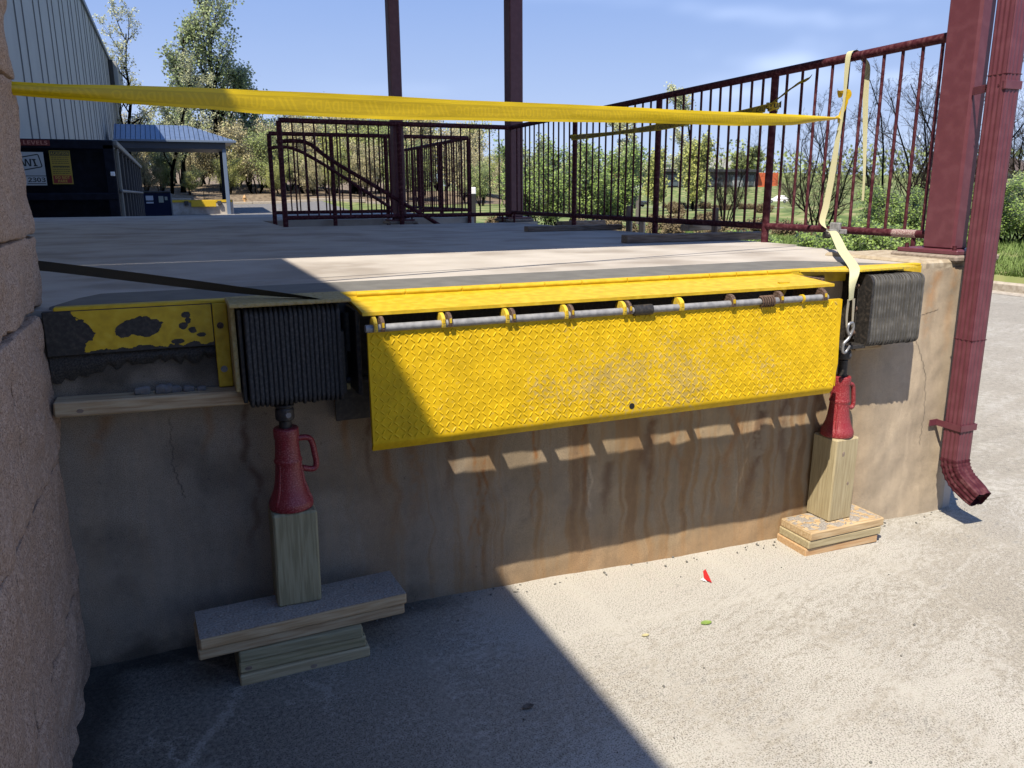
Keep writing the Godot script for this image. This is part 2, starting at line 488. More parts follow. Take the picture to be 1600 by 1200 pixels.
	for q: Array in [[3.445, -0.20, 3.49, -0.262], [3.49, -0.262, 3.53, -0.30], [3.53, -0.30, 3.60, -0.42], [3.60, -0.42, 3.64, -0.52], [3.64, -0.52, 3.66, -0.70], [3.49, -0.262, 3.56, -0.235], [3.56, -0.235, 3.68, -0.21], [3.66, -0.70, 3.655, -0.86], [0.39, -0.35, 0.385, -0.52], [0.385, -0.52, 0.41, -0.62]]:
		for k in 90:
			var f := k / 89.0
			var xx := int((lerpf(q[0], q[2], f) + 0.2) / 4.3 * w + 1.2 * sin(f * 9.0 + q[0] * 40.0) * sin(f * 23.0)); var yy := int((0.02 - lerpf(q[1], q[3], f)) / 1.42 * h)
			var o := (clampi(yy, 0, h - 1) * w + clampi(xx, 0, w - 1)) * 3
			for e in 3: out[o + e] = int(out[o + e] * (0.85 if q[0] > 1.0 else 0.90))
	return tex(Image.create_from_data(w, h, false, Image.FORMAT_RGB8, out))

# the asphalt apron with its film of pale dust; pixels of `mpp` metres from (x0, z0)
func ground_picture(w: int, h: int, x0: float, z0: float, mpp: float) -> Texture2D:
	var pic := func(sd: int, f: float, oct: int) -> PackedByteArray:
		var n := noise(sd, f * mpp, oct)
		n.offset = Vector3(x0 / mpp, z0 / mpp, 0)
		var im := n.get_image(w, h, false, false, false)
		im.convert(Image.FORMAT_L8)
		return im.get_data()
	var cell := func(sd: int, f: float) -> PackedByteArray:
		var n := FastNoiseLite.new()
		n.seed = sd; n.noise_type = FastNoiseLite.TYPE_CELLULAR; n.frequency = f * mpp; n.fractal_type = FastNoiseLite.FRACTAL_NONE
		n.cellular_return_type = FastNoiseLite.RETURN_DISTANCE2_SUB; n.cellular_jitter = 1.0
		n.domain_warp_enabled = true; n.domain_warp_amplitude = 0.16 / mpp; n.domain_warp_frequency = 2.2 * mpp; n.domain_warp_fractal_octaves = 5; n.domain_warp_fractal_gain = 0.6
		n.offset = Vector3(x0 / mpp, z0 / mpp, 0)
		var im := n.get_image(w, h, false, false, false)
		im.convert(Image.FORMAT_L8)
		return im.get_data()
	var il: PackedByteArray = pic.call(21, 0.35, 4); var imd: PackedByteArray = pic.call(22, 1.6, 4); var iv: PackedByteArray = cell.call(24, 1.7); var iv2: PackedByteArray = cell.call(25, 4.5); var ig: PackedByteArray = pic.call(27, 55.0, 2)
	var nf := noise(23, 22.0, 3); var nt := noise(26, 1.0, 3)
	var out := PackedByteArray(); out.resize(w * h * 3)
	for y in h:
		var z := z0 + (y + 0.5) * mpp
		for x in w:
			var px := x0 + (x + 0.5) * mpp
			var k := y * w + x
			var l := (il[k] - 127.5) / 127.5; var m := (imd[k] - 127.5) / 127.5; var g2 := (ig[k] - 127.5) / 127.5
			# dust lies thick by the wall and in the middle, thin to the right and on the left
			var near_wall := 1.0 - sstep(0.1, 0.75, z + m * 0.25)
			var right := sstep(2.6, 3.6, px)
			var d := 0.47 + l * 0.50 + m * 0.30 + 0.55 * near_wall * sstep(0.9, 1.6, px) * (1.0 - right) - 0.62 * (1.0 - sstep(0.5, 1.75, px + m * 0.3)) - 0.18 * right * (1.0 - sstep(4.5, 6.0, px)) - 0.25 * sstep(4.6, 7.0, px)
			# sweep of tyres: long thin streaks bending to the right
			var u := px * 0.35 + z + m * 0.05; var v := px - z * 0.35
			if px > 1.2: d += nt.get_noise_2d(u * 9.0, v * 0.35) * 0.30 * sstep(1.2, 2.6, px)
			var grain := nf.get_noise_2d(u * 1.6, v * 0.55)
			var cover := sstep(-0.25, 0.30, d - 0.42 + (grain * 0.55 + g2 * 0.25) * (0.35 + 0.65 * sstep(0.6, 1.8, px)))
			var vein := maxf((1.0 - iv[k] * 0.14) * sstep(-0.1, 0.3, l + 0.12), (1.0 - iv2[k] * 0.22) * sstep(0.02, 0.4, m) * 0.8)
			if vein > 0.0: cover = maxf(cover, vein * 0.6)
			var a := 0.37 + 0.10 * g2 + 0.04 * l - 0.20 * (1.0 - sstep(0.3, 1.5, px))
			var white := near_wall * sstep(1.2, 1.8, px) * (1.0 - right) * 0.5
			var r := lerpf(lerpf(a * 1.07, 0.495 + 0.05 * m, cover), 0.60, white); var g := lerpf(lerpf(a, 0.478 + 0.05 * m, cover), 0.57, white); var b := lerpf(lerpf(a * 0.87, 0.438 + 0.045 * m, cover), 0.51, white)
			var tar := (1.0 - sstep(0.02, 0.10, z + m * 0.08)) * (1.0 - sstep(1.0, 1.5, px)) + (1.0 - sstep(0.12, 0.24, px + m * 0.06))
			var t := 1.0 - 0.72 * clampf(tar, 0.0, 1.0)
			if grain > 0.45 and m < -0.15: t *= 0.75
			k *= 3
			out[k] = lut[int(r * t * 1023.0)]; out[k + 1] = lut[int(g * t * 1023.0)]; out[k + 2] = lut[int(b * t * 1023.0)]
	return tex(Image.create_from_data(w, h, false, Image.FORMAT_RGB8, out))

func lip_picture() -> Texture2D:
	var w := 900; var h := 190
	var a := grey_img(31, 0.008, w, h, 4); var b := grey_img(32, 0.10, w, h, 4); var e := grey_img(33, 0.02, w, h, 4)
	var out := PackedByteArray(); out.resize(w * h * 3)
	var spots := [[0.46, 0.62, 0.15, 0.33, 1.0], [0.60, 0.60, 0.11, 0.32, 0.95], [0.34, 0.66, 0.07, 0.24, 0.75], [0.72, 0.33, 0.10, 0.14, 0.8], [0.83, 0.66, 0.07, 0.22, 0.5], [0.52, 0.42, 0.12, 0.16, 0.55], [0.25, 0.80, 0.08, 0.13, 0.3]]
	for y in h:
		for x in w:
			var k := y * w + x
			var u := float(x) / w; var v := float(y) / h
			var s := 0.0
			for q: Array in spots:
				var d := pow((u - q[0]) / q[2], 2.0) + pow((v - q[1]) / q[3], 2.0)
				s = maxf(s, q[4] * exp(-d * 0.9))
			var wear := sstep(0.40, 0.95, s * 0.80 + (a[k] - 128) / 420.0 + (b[k] - 128) / 150.0) * 0.6
			var dirt := 0.9 + (e[k] - 128) / 900.0 + (b[k] - 128) / 1400.0
			var r := lerpf(0.62, 0.34, wear) * dirt; var g := lerpf(0.405, 0.265, wear) * dirt; var bl := lerpf(0.004, 0.125, wear) * dirt
			if v > 0.93: r *= 0.95; g *= 0.93
			out[k * 3] = int(255.0 * pow(clampf(r, 0, 1), 0.4545)); out[k * 3 + 1] = int(255.0 * pow(clampf(g, 0, 1), 0.4545)); out[k * 3 + 2] = int(255.0 * pow(clampf(bl, 0, 1), 0.4545))
	return tex(Image.create_from_data(w, h, false, Image.FORMAT_RGB8, out))

# mirrored print of the barrier tape, as it shows through from the back
func tape_picture(back: bool) -> Texture2D:
	var im := Image.create(1024, 96, false, Image.FORMAT_RGB8)
	var y := lin(0.92, 0.67, 0.006); var band := lin(0.70, 0.50, 0.004); var ink := lin(0.79, 0.57, 0.004)
	if not back: band = lin(0.50, 0.35, 0.01); ink = lin(0.006, 0.006, 0.006)
	im.fill(y)
	im.fill_rect(Rect2i(0, 20, 1024, 62) if back else Rect2i(0, 6, 1024, 84), band)
	var top := 28.0 if back else 18.0; var hh := 46.0 if back else 60.0
	letter(im, "CUIDADO", Rect2(30, top, 350, hh), ink, back, true)
	letter(im, "CAUTION", Rect2(540, top, 340, hh), ink, back, true)
	for s in [415, 450, 485, 910, 945, 980]:
		for yy in range(int(top) - 4, int(top + hh) + 4):
			var off := int((yy - top) * (0.6 if back else -0.6))
			for xx in 16: im.set_pixel(clampi(s + off + xx - 16, 0, 1023), yy, ink)
	return tex(im)

func board(called: String, parent: Node, size: Vector3, xf: Transform3D, m: Material, ch := 0.0045) -> MeshInstance3D:
	var mb := MB.new()
	mb.box(size, Vector3.ZERO, ch)
	var o := MeshInstance3D.new()
	o.name = numbered(called, parent)
	o.mesh = mb.mesh(); o.material_override = m
	o.transform = Transform3D(xf.basis, xf.origin - origin_of(parent))
	parent.add_child(o, true)
	return o

func turned(yaw_deg: float, at: Vector3, pitch_deg := 0.0, roll_deg := 0.0) -> Transform3D:
	return Transform3D(Basis.from_euler(Vector3(deg_to_rad(pitch_deg), deg_to_rad(yaw_deg), deg_to_rad(roll_deg))), at)

func sky_cover() -> Texture2D:
	var w := 768; var h := 384
	var f := noise(61, 1.0, 5); var g := noise(62, 0.8, 4)
	var im := Image.create(w, h, false, Image.FORMAT_RGBAF)
	for y in h:
		var up := PI * (0.5 - (y + 0.5) / h)
		for x in w:
			if up < 0.0:
				im.set_pixel(x, y, Color(0, 0, 0, 0)); continue
			var a := TAU * (x + 0.5) / w
			var d := Vector3(sin(a) * cos(up), sin(up), -cos(a) * cos(up))
			var p := d / maxf(d.y + 0.18, 0.05)
			var wisp := f.get_noise_2d(p.x * 0.5 + p.z * 0.3 + g.get_noise_2d(p.x, p.z) * 0.5, p.z * 1.9 - p.x * 0.8)
			var big := g.get_noise_2d(p.x * 0.35 + 7.0, p.z * 0.35 - 2.0)
			var front := sstep(0.25, 0.9, d.x - d.z * 0.1 + d.y * 0.7)      # the cirrus comes in from the right
			var al := sstep(0.0, 0.75, wisp * 0.9 + big * 0.7 + 0.12) * 0.62 * sstep(0.02, 0.16, d.y) * front
			im.set_pixel(x, y, Color(0.42, 0.44, 0.46, al))
	return tex(im)

# ---------------------------------------------------------------- shapes that are used more than once
func ribbon(mb: MB, mid: PackedVector3Array, half: PackedVector3Array, u0 := 0.0, per := 1.0) -> void:
	var rows := []; var uvs := []
	var n := 3
	var lens := PackedFloat32Array([0.0])
	for i in range(1, mid.size()): lens.append(lens[i - 1] + mid[i].distance_to(mid[i - 1]))
	for k in n:
		var line := PackedVector3Array(); var ul := PackedVector2Array()
		var f := 2.0 * k / (n - 1) - 1.0
		for i in mid.size():
			line.append(mid[i] + half[i] * f)
			ul.append(Vector2(u0 + lens[i] / per, 0.5 - f * 0.5))
		rows.append(line); uvs.append(ul)
	mb.grid(rows, false, uvs if mb.use_uv else [])
	# the back face, a hair behind, gives the webbing its thickness
	var back := []
	for k in n:
		var line := PackedVector3Array()
		for i in mid.size():
			var r0: PackedVector3Array = rows[k]
			var t := (mid[mini(i + 1, mid.size() - 1)] - mid[maxi(i - 1, 0)])
			line.append(r0[i] - t.cross(half[i]).normalized() * 0.0016)
		back.append(line)
	mb.grid(back, true, uvs if mb.use_uv else [])

func smooth_path(p: PackedVector3Array, per := 6) -> PackedVector3Array:
	var out := PackedVector3Array()
	for i in p.size() - 1:
		for k in per:
			out.append(p[i].cubic_interpolate(p[i + 1], p[maxi(i - 1, 0)], p[mini(i + 2, p.size() - 1)], float(k) / per))
	out.append(p[p.size() - 1])
	return out

# a railing of top rail, bottom rail, posts and pickets between plan points
func railing(t: Node3D, a: Vector3, b: Vector3, posts: Array, pickets: Array, top: float, bottom: float, m: Material, post_r := 0.024, rail_r := 0.024) -> void:
	var d := b - a
	var mb := MB.new(); mb.rod(a + Vector3(0, top, 0), b + Vector3(0, top, 0), rail_r, 12); obj("top_rail", mb, m, t)
	mb = MB.new(); mb.rod(a + Vector3(0, bottom, 0), b + Vector3(0, bottom, 0), rail_r * 0.86, 12); obj("bottom_rail", mb, m, t)
	for s: float in posts:
		mb = MB.new(); mb.rod(a + d * s + Vector3(0, -0.12, 0), a + d * s + Vector3(0, top - 0.005, 0), post_r, 12); obj("post", mb, m, t)
	for s: float in pickets:
		var j := Vector3(rng.randfn(), 0, rng.randfn()) * 0.002
		mb = MB.new(); mb.rod(a + d * s + Vector3(0, bottom, 0) + j, a + d * s + Vector3(0, top, 0), 0.0085, 8); obj("picket", mb, m, t)

func jack(label: String, at: Vector3, top: float, turn: float, red: Material, dark: Material) -> void:
	var t := thing("screw_jack", label, "jack", at, "red screw jacks under the bumpers")
	var mb := MB.new()
	mb.lathe(PackedVector2Array([Vector2(0.0, 0.0), Vector2(0.066, 0.0), Vector2(0.069, 0.004), Vector2(0.069, 0.018), Vector2(0.0665, 0.027), Vector2(0.060, 0.040), Vector2(0.0515, 0.062), Vector2(0.0455, 0.09), Vector2(0.0415, 0.125), Vector2(0.040, 0.148), Vector2(0.0435, 0.152), Vector2(0.0435, 0.160), Vector2(0.040, 0.164), Vector2(0.037, 0.20), Vector2(0.036, 0.228), Vector2(0.039, 0.232), Vector2(0.039, 0.258), Vector2(0.036, 0.263), Vector2(0.0, 0.263)]), at, 28)
	for k in 3:
		var a := TAU * (k + 0.15) / 3
		var o := Vector3(cos(a), 0, sin(a))
		mb.tube(PackedVector3Array([at + o * 0.062 + Vector3(0, 0.02, 0), at + o * 0.043 + Vector3(0, 0.09, 0), at + o * 0.038 + Vector3(0, 0.15, 0)]), PackedFloat32Array([0.008, 0.006, 0.004]), 6)
	obj("body", mb, red, t)
	mb = MB.new()
	var hx := Vector3(cos(turn), 0, -sin(turn))
	var pts := PackedVector3Array([at + hx * 0.034 + Vector3(0, 0.222, 0), at + hx * 0.062 + Vector3(0, 0.220, 0), at + hx * 0.078 + Vector3(0, 0.206, 0), at + hx * 0.086 + Vector3(0, 0.16, 0), at + hx * 0.089 + Vector3(0, 0.128, 0), at + hx * 0.078 + Vector3(0, 0.112, 0), at + hx * 0.044 + Vector3(0, 0.122, 0)])
	mb.tube(smooth_path(pts, 4), PackedFloat32Array(range(25).map(func(i: int) -> float: return 0.0095)), 10)
	obj("carrying_handle", mb, red, t)
	mb = MB.new()
	var y0 := at.y + 0.26; var h := top - y0
	var prof := PackedVector2Array([Vector2(0.0, 0.0)])
	var n := int((h - 0.05) / 0.006)
	for i in n:
		prof.append(Vector2(0.0205, i * 0.006)); prof.append(Vector2(0.0175, i * 0.006 + 0.003))
	prof.append(Vector2(0.0, n * 0.006))
	mb.lathe(prof, Vector3(at.x, y0, at.z), 16)
	obj("screw", mb, dark, t)
	mb = MB.new()
	var yc := top - 0.052
	mb.lathe(PackedVector2Array([Vector2(0, 0), Vector2(0.026, 0), Vector2(0.029, 0.004), Vector2(0.029, 0.034), Vector2(0.026, 0.038), Vector2(0.024, 0.040), Vector2(0.030, 0.044), Vector2(0.030, 0.052), Vector2(0, 0.052)]), Vector3(at.x, yc, at.z), 16)
	var hd := obj("screw_head", mb, dark, t)
	mb = MB.new()
	var f := Vector3(0.25, 0, 0.97)
	mb.tube(PackedVector3Array([Vector3(at.x, yc + 0.02, at.z) + f * 0.024, Vector3(at.x, yc + 0.02, at.z) + f * 0.031]), PackedFloat32Array([0.011, 0.009]), 12)
	obj("lever_hole", mb, M.hole_grey, hd)

func bumper(label: String, x0: float, x1: float, top: float, bot: float, z0: float, z1: float, n: int, rubber: Material, steel: Material, sd: int) -> Node3D:
	rng.seed = sd
	var t := thing("dock_bumper", label, "bumper", Vector3((x0 + x1) / 2, bot, z0), "laminated dock bumpers beside the leveler")
	var w := (x1 - x0) / n
	for i in n:
		var mb := MB.new()
		var e := rng.randf_range(-0.003, 0.003); var f := rng.randf_range(-0.003, 0.003)
		var a := Vector2(z0, bot + f); var b := Vector2(z1 + e, top + f * 0.7)
		var r := 0.03
		var pts := PackedVector2Array([Vector2(a.x, a.y)])
		for k in 7:
			var an := -PI / 2 + PI / 2 * k / 6
			pts.append(Vector2(b.x - r + cos(an) * r, a.y + r + sin(an) * r))
		for k in 7:
			var an := PI / 2 * k / 6
			pts.append(Vector2(b.x - r + cos(an) * r, b.y - r + sin(an) * r))
		pts.append(Vector2(a.x, b.y))
		var x := x0 + w * i
		# the ply itself and a thin recess on each side of it
		mb.prism(pts, Vector3(x + w * 0.28, 0, 0), Vector3(0, 0, 1), Vector3(0, 1, 0), Vector3(w * 0.44, 0, 0))
		var mid := PackedVector2Array()
		for p in pts: mid.append(Vector2((a.x + b.x) / 2, (a.y + b.y) / 2) + (p - Vector2((a.x + b.x) / 2, (a.y + b.y) / 2)) * Vector2(0.965, 0.988))
		mb.prism(mid, Vector3(x + w * 0.13, 0, 0), Vector3(0, 0, 1), Vector3(0, 1, 0), Vector3(w * 0.74, 0, 0))
		var inner := PackedVector2Array()
		var c := Vector2((a.x + b.x) / 2, (a.y + b.y) / 2)
		for p in pts: inner.append(c + (p - c) * Vector2(0.86, 0.955))
		mb.prism(inner, Vector3(x, 0, 0), Vector3(0, 0, 1), Vector3(0, 1, 0), Vector3(w * 0.13, 0, 0))
		mb.prism(inner, Vector3(x + w * 0.87, 0, 0), Vector3(0, 0, 1), Vector3(0, 1, 0), Vector3(w * 0.13, 0, 0))
		obj("rubber_pad", mb, rubber, t)
	return t

func wood(sd: int, c1: Color, c2: Color, c3: Color) -> StandardMaterial3D:
	var m := surf(sd, c1, c2, c3, Vector3(1.1, 0.075, 0.075), 0.010, 0.82, 0.04, 0.03, false, 6, 512)
	m.uv1_offset = Vector3(fmod(sd * 0.37, 1.0), fmod(sd * 0.61, 1.0), fmod(sd * 0.23, 1.0))
	return m

func vehicle_body(mb: MB, prof: PackedVector2Array, w: float, inset: float, split: float) -> void:
	# side profile extruded across, narrowed above the belt line
	var idx := Geometry2D.triangulate_polygon(prof)
	var z := func(y: float) -> float: return w * 0.5 - (inset * sstep(split, split + 0.6, y))
	for s: float in [-1.0, 1.0]:
		for k in idx.size() / 3:
			var p: Array[Vector3] = []
			for e in 3:
				var q := prof[idx[k * 3 + e]]
				p.append(Vector3(q.x, q.y, s * z.call(q.y)))
			if (p[1] - p[0]).cross(p[2] - p[0]).z * s < 0: mb.tri(p[0], p[2], p[1])
			else: mb.tri(p[0], p[1], p[2])
	for i in prof.size():
		var a := prof[i]; var b := prof[(i + 1) % prof.size()]
		var za: float = z.call(a.y); var zb: float = z.call(b.y)
		var A := Vector3(a.x, a.y, za); var B := Vector3(b.x, b.y, zb); var B2 := Vector3(b.x, b.y, -zb); var A2 := Vector3(a.x, a.y, -za)
		if Geometry2D.is_polygon_clockwise(prof): mb.quad(A, B, B2, A2)
		else: mb.quad(B, A, A2, B2)

func car(called: String, label: String, at: Vector3, turn: float, truck: bool) -> void:
	var t := thing(called, label, "truck" if truck else "car", at)
	t.rotation.y = turn
	var L := func(nm: String, mb: MB, m: Material, par: Node) -> MeshInstance3D:
		return inst(nm, mb.mesh(), m, par, Transform3D.IDENTITY)
	var mb := MB.new()
	var prof: PackedVector2Array
	if truck: prof = PackedVector2Array([Vector2(-2.8, 0.45), Vector2(2.75, 0.45), Vector2(2.8, 1.0), Vector2(2.7, 1.12), Vector2(1.35, 1.22), Vector2(0.75, 1.85), Vector2(-0.75, 1.88), Vector2(-0.95, 1.2), Vector2(-2.8, 1.2)])
	else: prof = PackedVector2Array([Vector2(-2.25, 0.4), Vector2(2.3, 0.4), Vector2(2.32, 0.8), Vector2(2.1, 0.98), Vector2(1.15, 1.1), Vector2(0.35, 1.62), Vector2(-1.3, 1.68), Vector2(-2.1, 1.25), Vector2(-2.3, 0.95)])
	vehicle_body(mb, prof, 1.86, 0.22, 1.05)
	L.call("body", mb, M.dark_paint if truck else M.white_paint, t)
	for s: float in [-1.0, 1.0]:
		for win: Array in ([[0.62, 1.25, 0.1, 1.78], [0.0, 1.25, -0.72, 1.78]] if truck else [[0.85, 1.12, 0.3, 1.54], [0.2, 1.12, -0.6, 1.58], [-0.7, 1.12, -1.6, 1.56]]):
			mb = MB.new()
			var zz: float = 0.93 - 0.22 * 0.75 + 0.004
			mb.box(Vector3(absf(win[0] - win[2]), win[3] - win[1] - 0.06, 0.03), Vector3((win[0] + win[2]) / 2, (win[1] + win[3]) / 2, s * (zz + 0.02)), 0.008)
			L.call("side_window", mb, M.glass, t)
		for x: float in ([-1.75, 1.8] if truck else [-1.4, 1.45]):
			mb = MB.new(); mb.tube(PackedVector3Array([Vector3(x, 0.36, s * 0.70), Vector3(x, 0.36, s * 0.96)]), PackedFloat32Array([0.36, 0.36]), 16)
			var wh: MeshInstance3D = L.call("wheel", mb, M.tyre, t)
			mb = MB.new(); mb.tube(PackedVector3Array([Vector3(x, 0.36, s * 0.90), Vector3(x, 0.36, s * 0.975)]), PackedFloat32Array([0.21, 0.2]), 12)
			L.call("rim", mb, M.steel, wh)
		mb = MB.new(); mb.box(Vector3(0.08, 0.14, 0.3), Vector3(2.29 if not truck else 2.77, 0.86, s * 0.68), 0.02); L.call("headlight", mb, M.steel, t)
		mb = MB.new(); mb.box(Vector3(0.08, 0.2, 0.2), Vector3(-2.26 if not truck else -2.79, 0.95, s * 0.76), 0.02); L.call("tail_light", mb, M.red_paint, t)
	if truck:
		mb = MB.new(); mb.box(Vector3(1.75, 0.12, 1.7), Vector3(-1.85, 1.27, 0), 0.03); L.call("bed_cover", mb, M.white_paint, t)

func fixed_sign(called: String, im: Image, parent: Node, at: Vector3, size: Vector2) -> void:
	var mb := MB.new(); mb.use_uv = true
	var h := size * 0.5
	mb.quad_uv(at + Vector3(-h.x, -h.y, 0.006), at + Vector3(h.x, -h.y, 0.006), at + Vector3(h.x, h.y, 0.006), at + Vector3(-h.x, h.y, 0.006), Vector2(0, 1), Vector2(1, 1), Vector2(1, 0), Vector2(0, 0))
	mb.box(Vector3(size.x, size.y, 0.005), at + Vector3(0, 0, 0.0025))
	var m := mat(Color.WHITE, 0.6); m.albedo_texture = tex(im)
	obj(called, mb, m, parent)

# ================================================================ the scene
func _ready() -> void:
	# --- camera, sky, sun, exposure
	for i in 1200: lut.append(clampi(int(255.0 * Color(minf(i / 1023.0, 1.0) * TONE, 0, 0).linear_to_srgb().r), 0, 255))
	var cam := Camera3D.new()
	cam.name = "camera"
	cam.position = Vector3(0.4584, 0.3236, 2.6315)
	cam.rotation = Vector3(-0.2343, -0.3923, -0.0060)
	cam.fov = 51.279; cam.near = 0.05; cam.far = 1500.0
	add_child(cam)
	cam.make_current()
	var we := WorldEnvironment.new()
	we.name = "world_environment"
	var env := Environment.new()
	env.background_mode = Environment.BG_SKY
	env.tonemap_mode = Environment.TONE_MAPPER_LINEAR
	env.tonemap_exposure = 1.85
	var psm := ProceduralSkyMaterial.new()
	psm.sky_top_color = light(0.066, 0.185, 0.52)
	psm.sky_horizon_color = light(0.47, 0.56, 0.72)
	psm.sky_curve = 0.15
	psm.ground_bottom_color = light(0.20, 0.185, 0.16)
	psm.ground_horizon_color = light(0.36, 0.40, 0.44)
	psm.sun_angle_max = 12.0
	psm.sky_cover = sky_cover()
	psm.energy_multiplier = 0.78
	var sky := Sky.new(); sky.sky_material = psm
	env.sky = sky
	env.sdfgi_enabled = true; env.ssao_enabled = true; env.ssil_enabled = true
	we.environment = env
	add_child(we)
	var sun := DirectionalLight3D.new()
	sun.name = "sun"
	sun.light_color = Color(1.0, 0.955, 0.88)
	sun.light_energy = 1.6
	sun.light_angular_distance = 0.5
	sun.shadow_enabled = true
	sun.basis = Basis.looking_at(Vector3(0.485, -1.0, -0.463).normalized(), Vector3.UP)
	add_child(sun)

	# --- materials
	M.maroon = surf(101, lin(0.128, 0.034, 0.050), lin(0.138, 0.037, 0.054), lin(0.156, 0.048, 0.066), Vector3.ONE * 0.8, 0.02, 0.42, 0.01, 0.05)
	M.maroon_rail = surf(102, lin(0.056, 0.013, 0.020), lin(0.072, 0.017, 0.026), lin(0.14, 0.058, 0.066), Vector3.ONE * 0.4, 0.02, 0.6, 0.02, 0.06)
	M.maroon_rail.metallic_specular = 0.22
	M.yellow = surf(103, lin(0.56, 0.37, 0.006), lin(0.66, 0.435, 0.006), lin(0.72, 0.50, 0.03), Vector3.ONE * 0.5, 0.02, 0.55, 0.015, 0.06)
	M.yellow_worn = surf(104, lin(0.50, 0.37, 0.08), lin(0.74, 0.52, 0.03), lin(0.80, 0.56, 0.02), Vector3.ONE * 0.3, 0.03, 0.65, 0.03, 0.08)
	M.tan_plate = surf(105, lin(0.30, 0.23, 0.09), lin(0.46, 0.36, 0.14), lin(0.40, 0.33, 0.20), Vector3.ONE * 0.25, 0.03, 0.75, 0.03, 0.08)
	M.rubber = surf(106, lin(0.020, 0.020, 0.022), lin(0.030, 0.030, 0.032), lin(0.075, 0.072, 0.072), Vector3(0.20, 0.20, 0.20), 0.03, 0.7, 0.03, 0.09)
	M.rubber_worn = surf(107, lin(0.07, 0.069, 0.067), lin(0.10, 0.098, 0.094), lin(0.16, 0.155, 0.148), Vector3(0.6, 0.6, 0.6), 0.02, 0.72)
	M.black_steel = surf(107, lin(0.014, 0.013, 0.013), lin(0.026, 0.024, 0.023), lin(0.055, 0.045, 0.038), Vector3.ONE * 0.2, 0.02, 0.55, 0.02, 0.06)
	M.rust = surf(108, lin(0.055, 0.032, 0.022), lin(0.10, 0.06, 0.042), lin(0.19, 0.125, 0.095), Vector3.ONE * 0.15, 0.03, 0.8, 0.03, 0.08)
	M.steel = mat(lin(0.40, 0.41, 0.43), 0.38, 0.75)
	M.zinc = surf(109, lin(0.20, 0.205, 0.215), lin(0.27, 0.275, 0.29), lin(0.33, 0.335, 0.345), Vector3.ONE * 0.3, 0.02, 0.5, 0.0)
	M.hole_grey = mat(lin(0.16, 0.16, 0.17), 0.5)
	M.hole = mat(lin(0.004, 0.004, 0.004), 0.9)
	M.red_cast = surf(110, lin(0.17, 0.008, 0.013), lin(0.27, 0.010, 0.019), lin(0.40, 0.16, 0.15), Vector3.ONE * 0.16, 0.05, 0.45, 0.03, 0.05)
	M.red_paint = mat(lin(0.45, 0.02, 0.02), 0.4)
	M.concrete = surf(111, lin(0.45, 0.415, 0.375), lin(0.49, 0.455, 0.415), lin(0.53, 0.495, 0.455), Vector3.ONE * 2.3, 0.012, 0.85, 0.10, 0.05, true, 7, 512)
	for cm: StandardMaterial3D in [M.concrete]:
		cm.detail_enabled = true; cm.detail_uv_layer = BaseMaterial3D.DETAIL_UV_2; cm.detail_blend_mode = BaseMaterial3D.BLEND_MODE_MUL
		cm.detail_albedo = ntex(191, 0.012, [Color(0.86, 0.845, 0.83), Color(0.96, 0.955, 0.95), Color(1, 1, 1)], [0.22, 0.42, 0.6], 512, 6)
		cm.uv2_triplanar = true; cm.uv2_world_triplanar = true; cm.uv2_scale = Vector3.ONE * 0.19
	M.patch = surf(112, lin(0.135, 0.132, 0.122), lin(0.155, 0.151, 0.139), lin(0.17, 0.166, 0.152), Vector3.ONE * 0.9, 0.015, 0.8, 0.04, 0.05)
	M.pier_concrete = surf(113, lin(0.34, 0.28, 0.20), lin(0.44, 0.37, 0.27), lin(0.52, 0.46, 0.36), Vector3.ONE * 0.6, 0.02, 0.9, 0.12, 0.06)
	M.stone = surf(114, lin(0.42, 0.29, 0.205), lin(0.56, 0.405, 0.30), lin(0.66, 0.50, 0.385), Vector3.ONE * 0.5, 0.06, 0.92, 0.22, 0.09, true, 6, 512)
	M.stone.detail_enabled = true; M.stone.detail_uv_layer = BaseMaterial3D.DETAIL_UV_2; M.stone.detail_blend_mode = BaseMaterial3D.BLEND_MODE_MUL
	M.stone.detail_albedo = ntex(192, 0.22, [Color(0.52, 0.46, 0.44), Color(0.93, 0.91, 0.90), Color(1, 1, 1)], [0.22, 0.44, 0.8], 512, 4)
	M.stone.uv2_triplanar = true; M.stone.uv2_world_triplanar = true; M.stone.uv2_scale = Vector3.ONE * 1.7
	M.mortar = surf(115, lin(0.22, 0.18, 0.15), lin(0.28, 0.23, 0.195), lin(0.33, 0.28, 0.24), Vector3.ONE * 0.3, 0.03, 0.95, 0.1, 0.08)
	M.pine = [wood(120, lin(0.40, 0.27, 0.14), lin(0.50, 0.36, 0.20), lin(0.58, 0.45, 0.28)), wood(121, lin(0.36, 0.25, 0.14), lin(0.46, 0.34, 0.20), lin(0.52, 0.42, 0.27)), wood(122, lin(0.44, 0.25, 0.12), lin(0.52, 0.33, 0.17), lin(0.56, 0.40, 0.24))]
	M.treated = [wood(130, lin(0.26, 0.235, 0.135), lin(0.315, 0.285, 0.17), lin(0.37, 0.34, 0.21)), wood(131, lin(0.35, 0.285, 0.165), lin(0.41, 0.345, 0.205), lin(0.47, 0.40, 0.25)), wood(132, lin(0.24, 0.215, 0.115), lin(0.34, 0.30, 0.17), lin(0.40, 0.36, 0.22))]
	M.old_wood = [wood(140, lin(0.16, 0.115, 0.085), lin(0.24, 0.18, 0.14), lin(0.31, 0.25, 0.20)), wood(141, lin(0.30, 0.22, 0.15), lin(0.40, 0.31, 0.22), lin(0.46, 0.37, 0.28))]
	M.dusty_top = surf(150, lin(0.23, 0.20, 0.17), lin(0.33, 0.30, 0.265), lin(0.40, 0.37, 0.335), Vector3.ONE * 0.2, 0.04, 0.95, 0.08, 0.09)
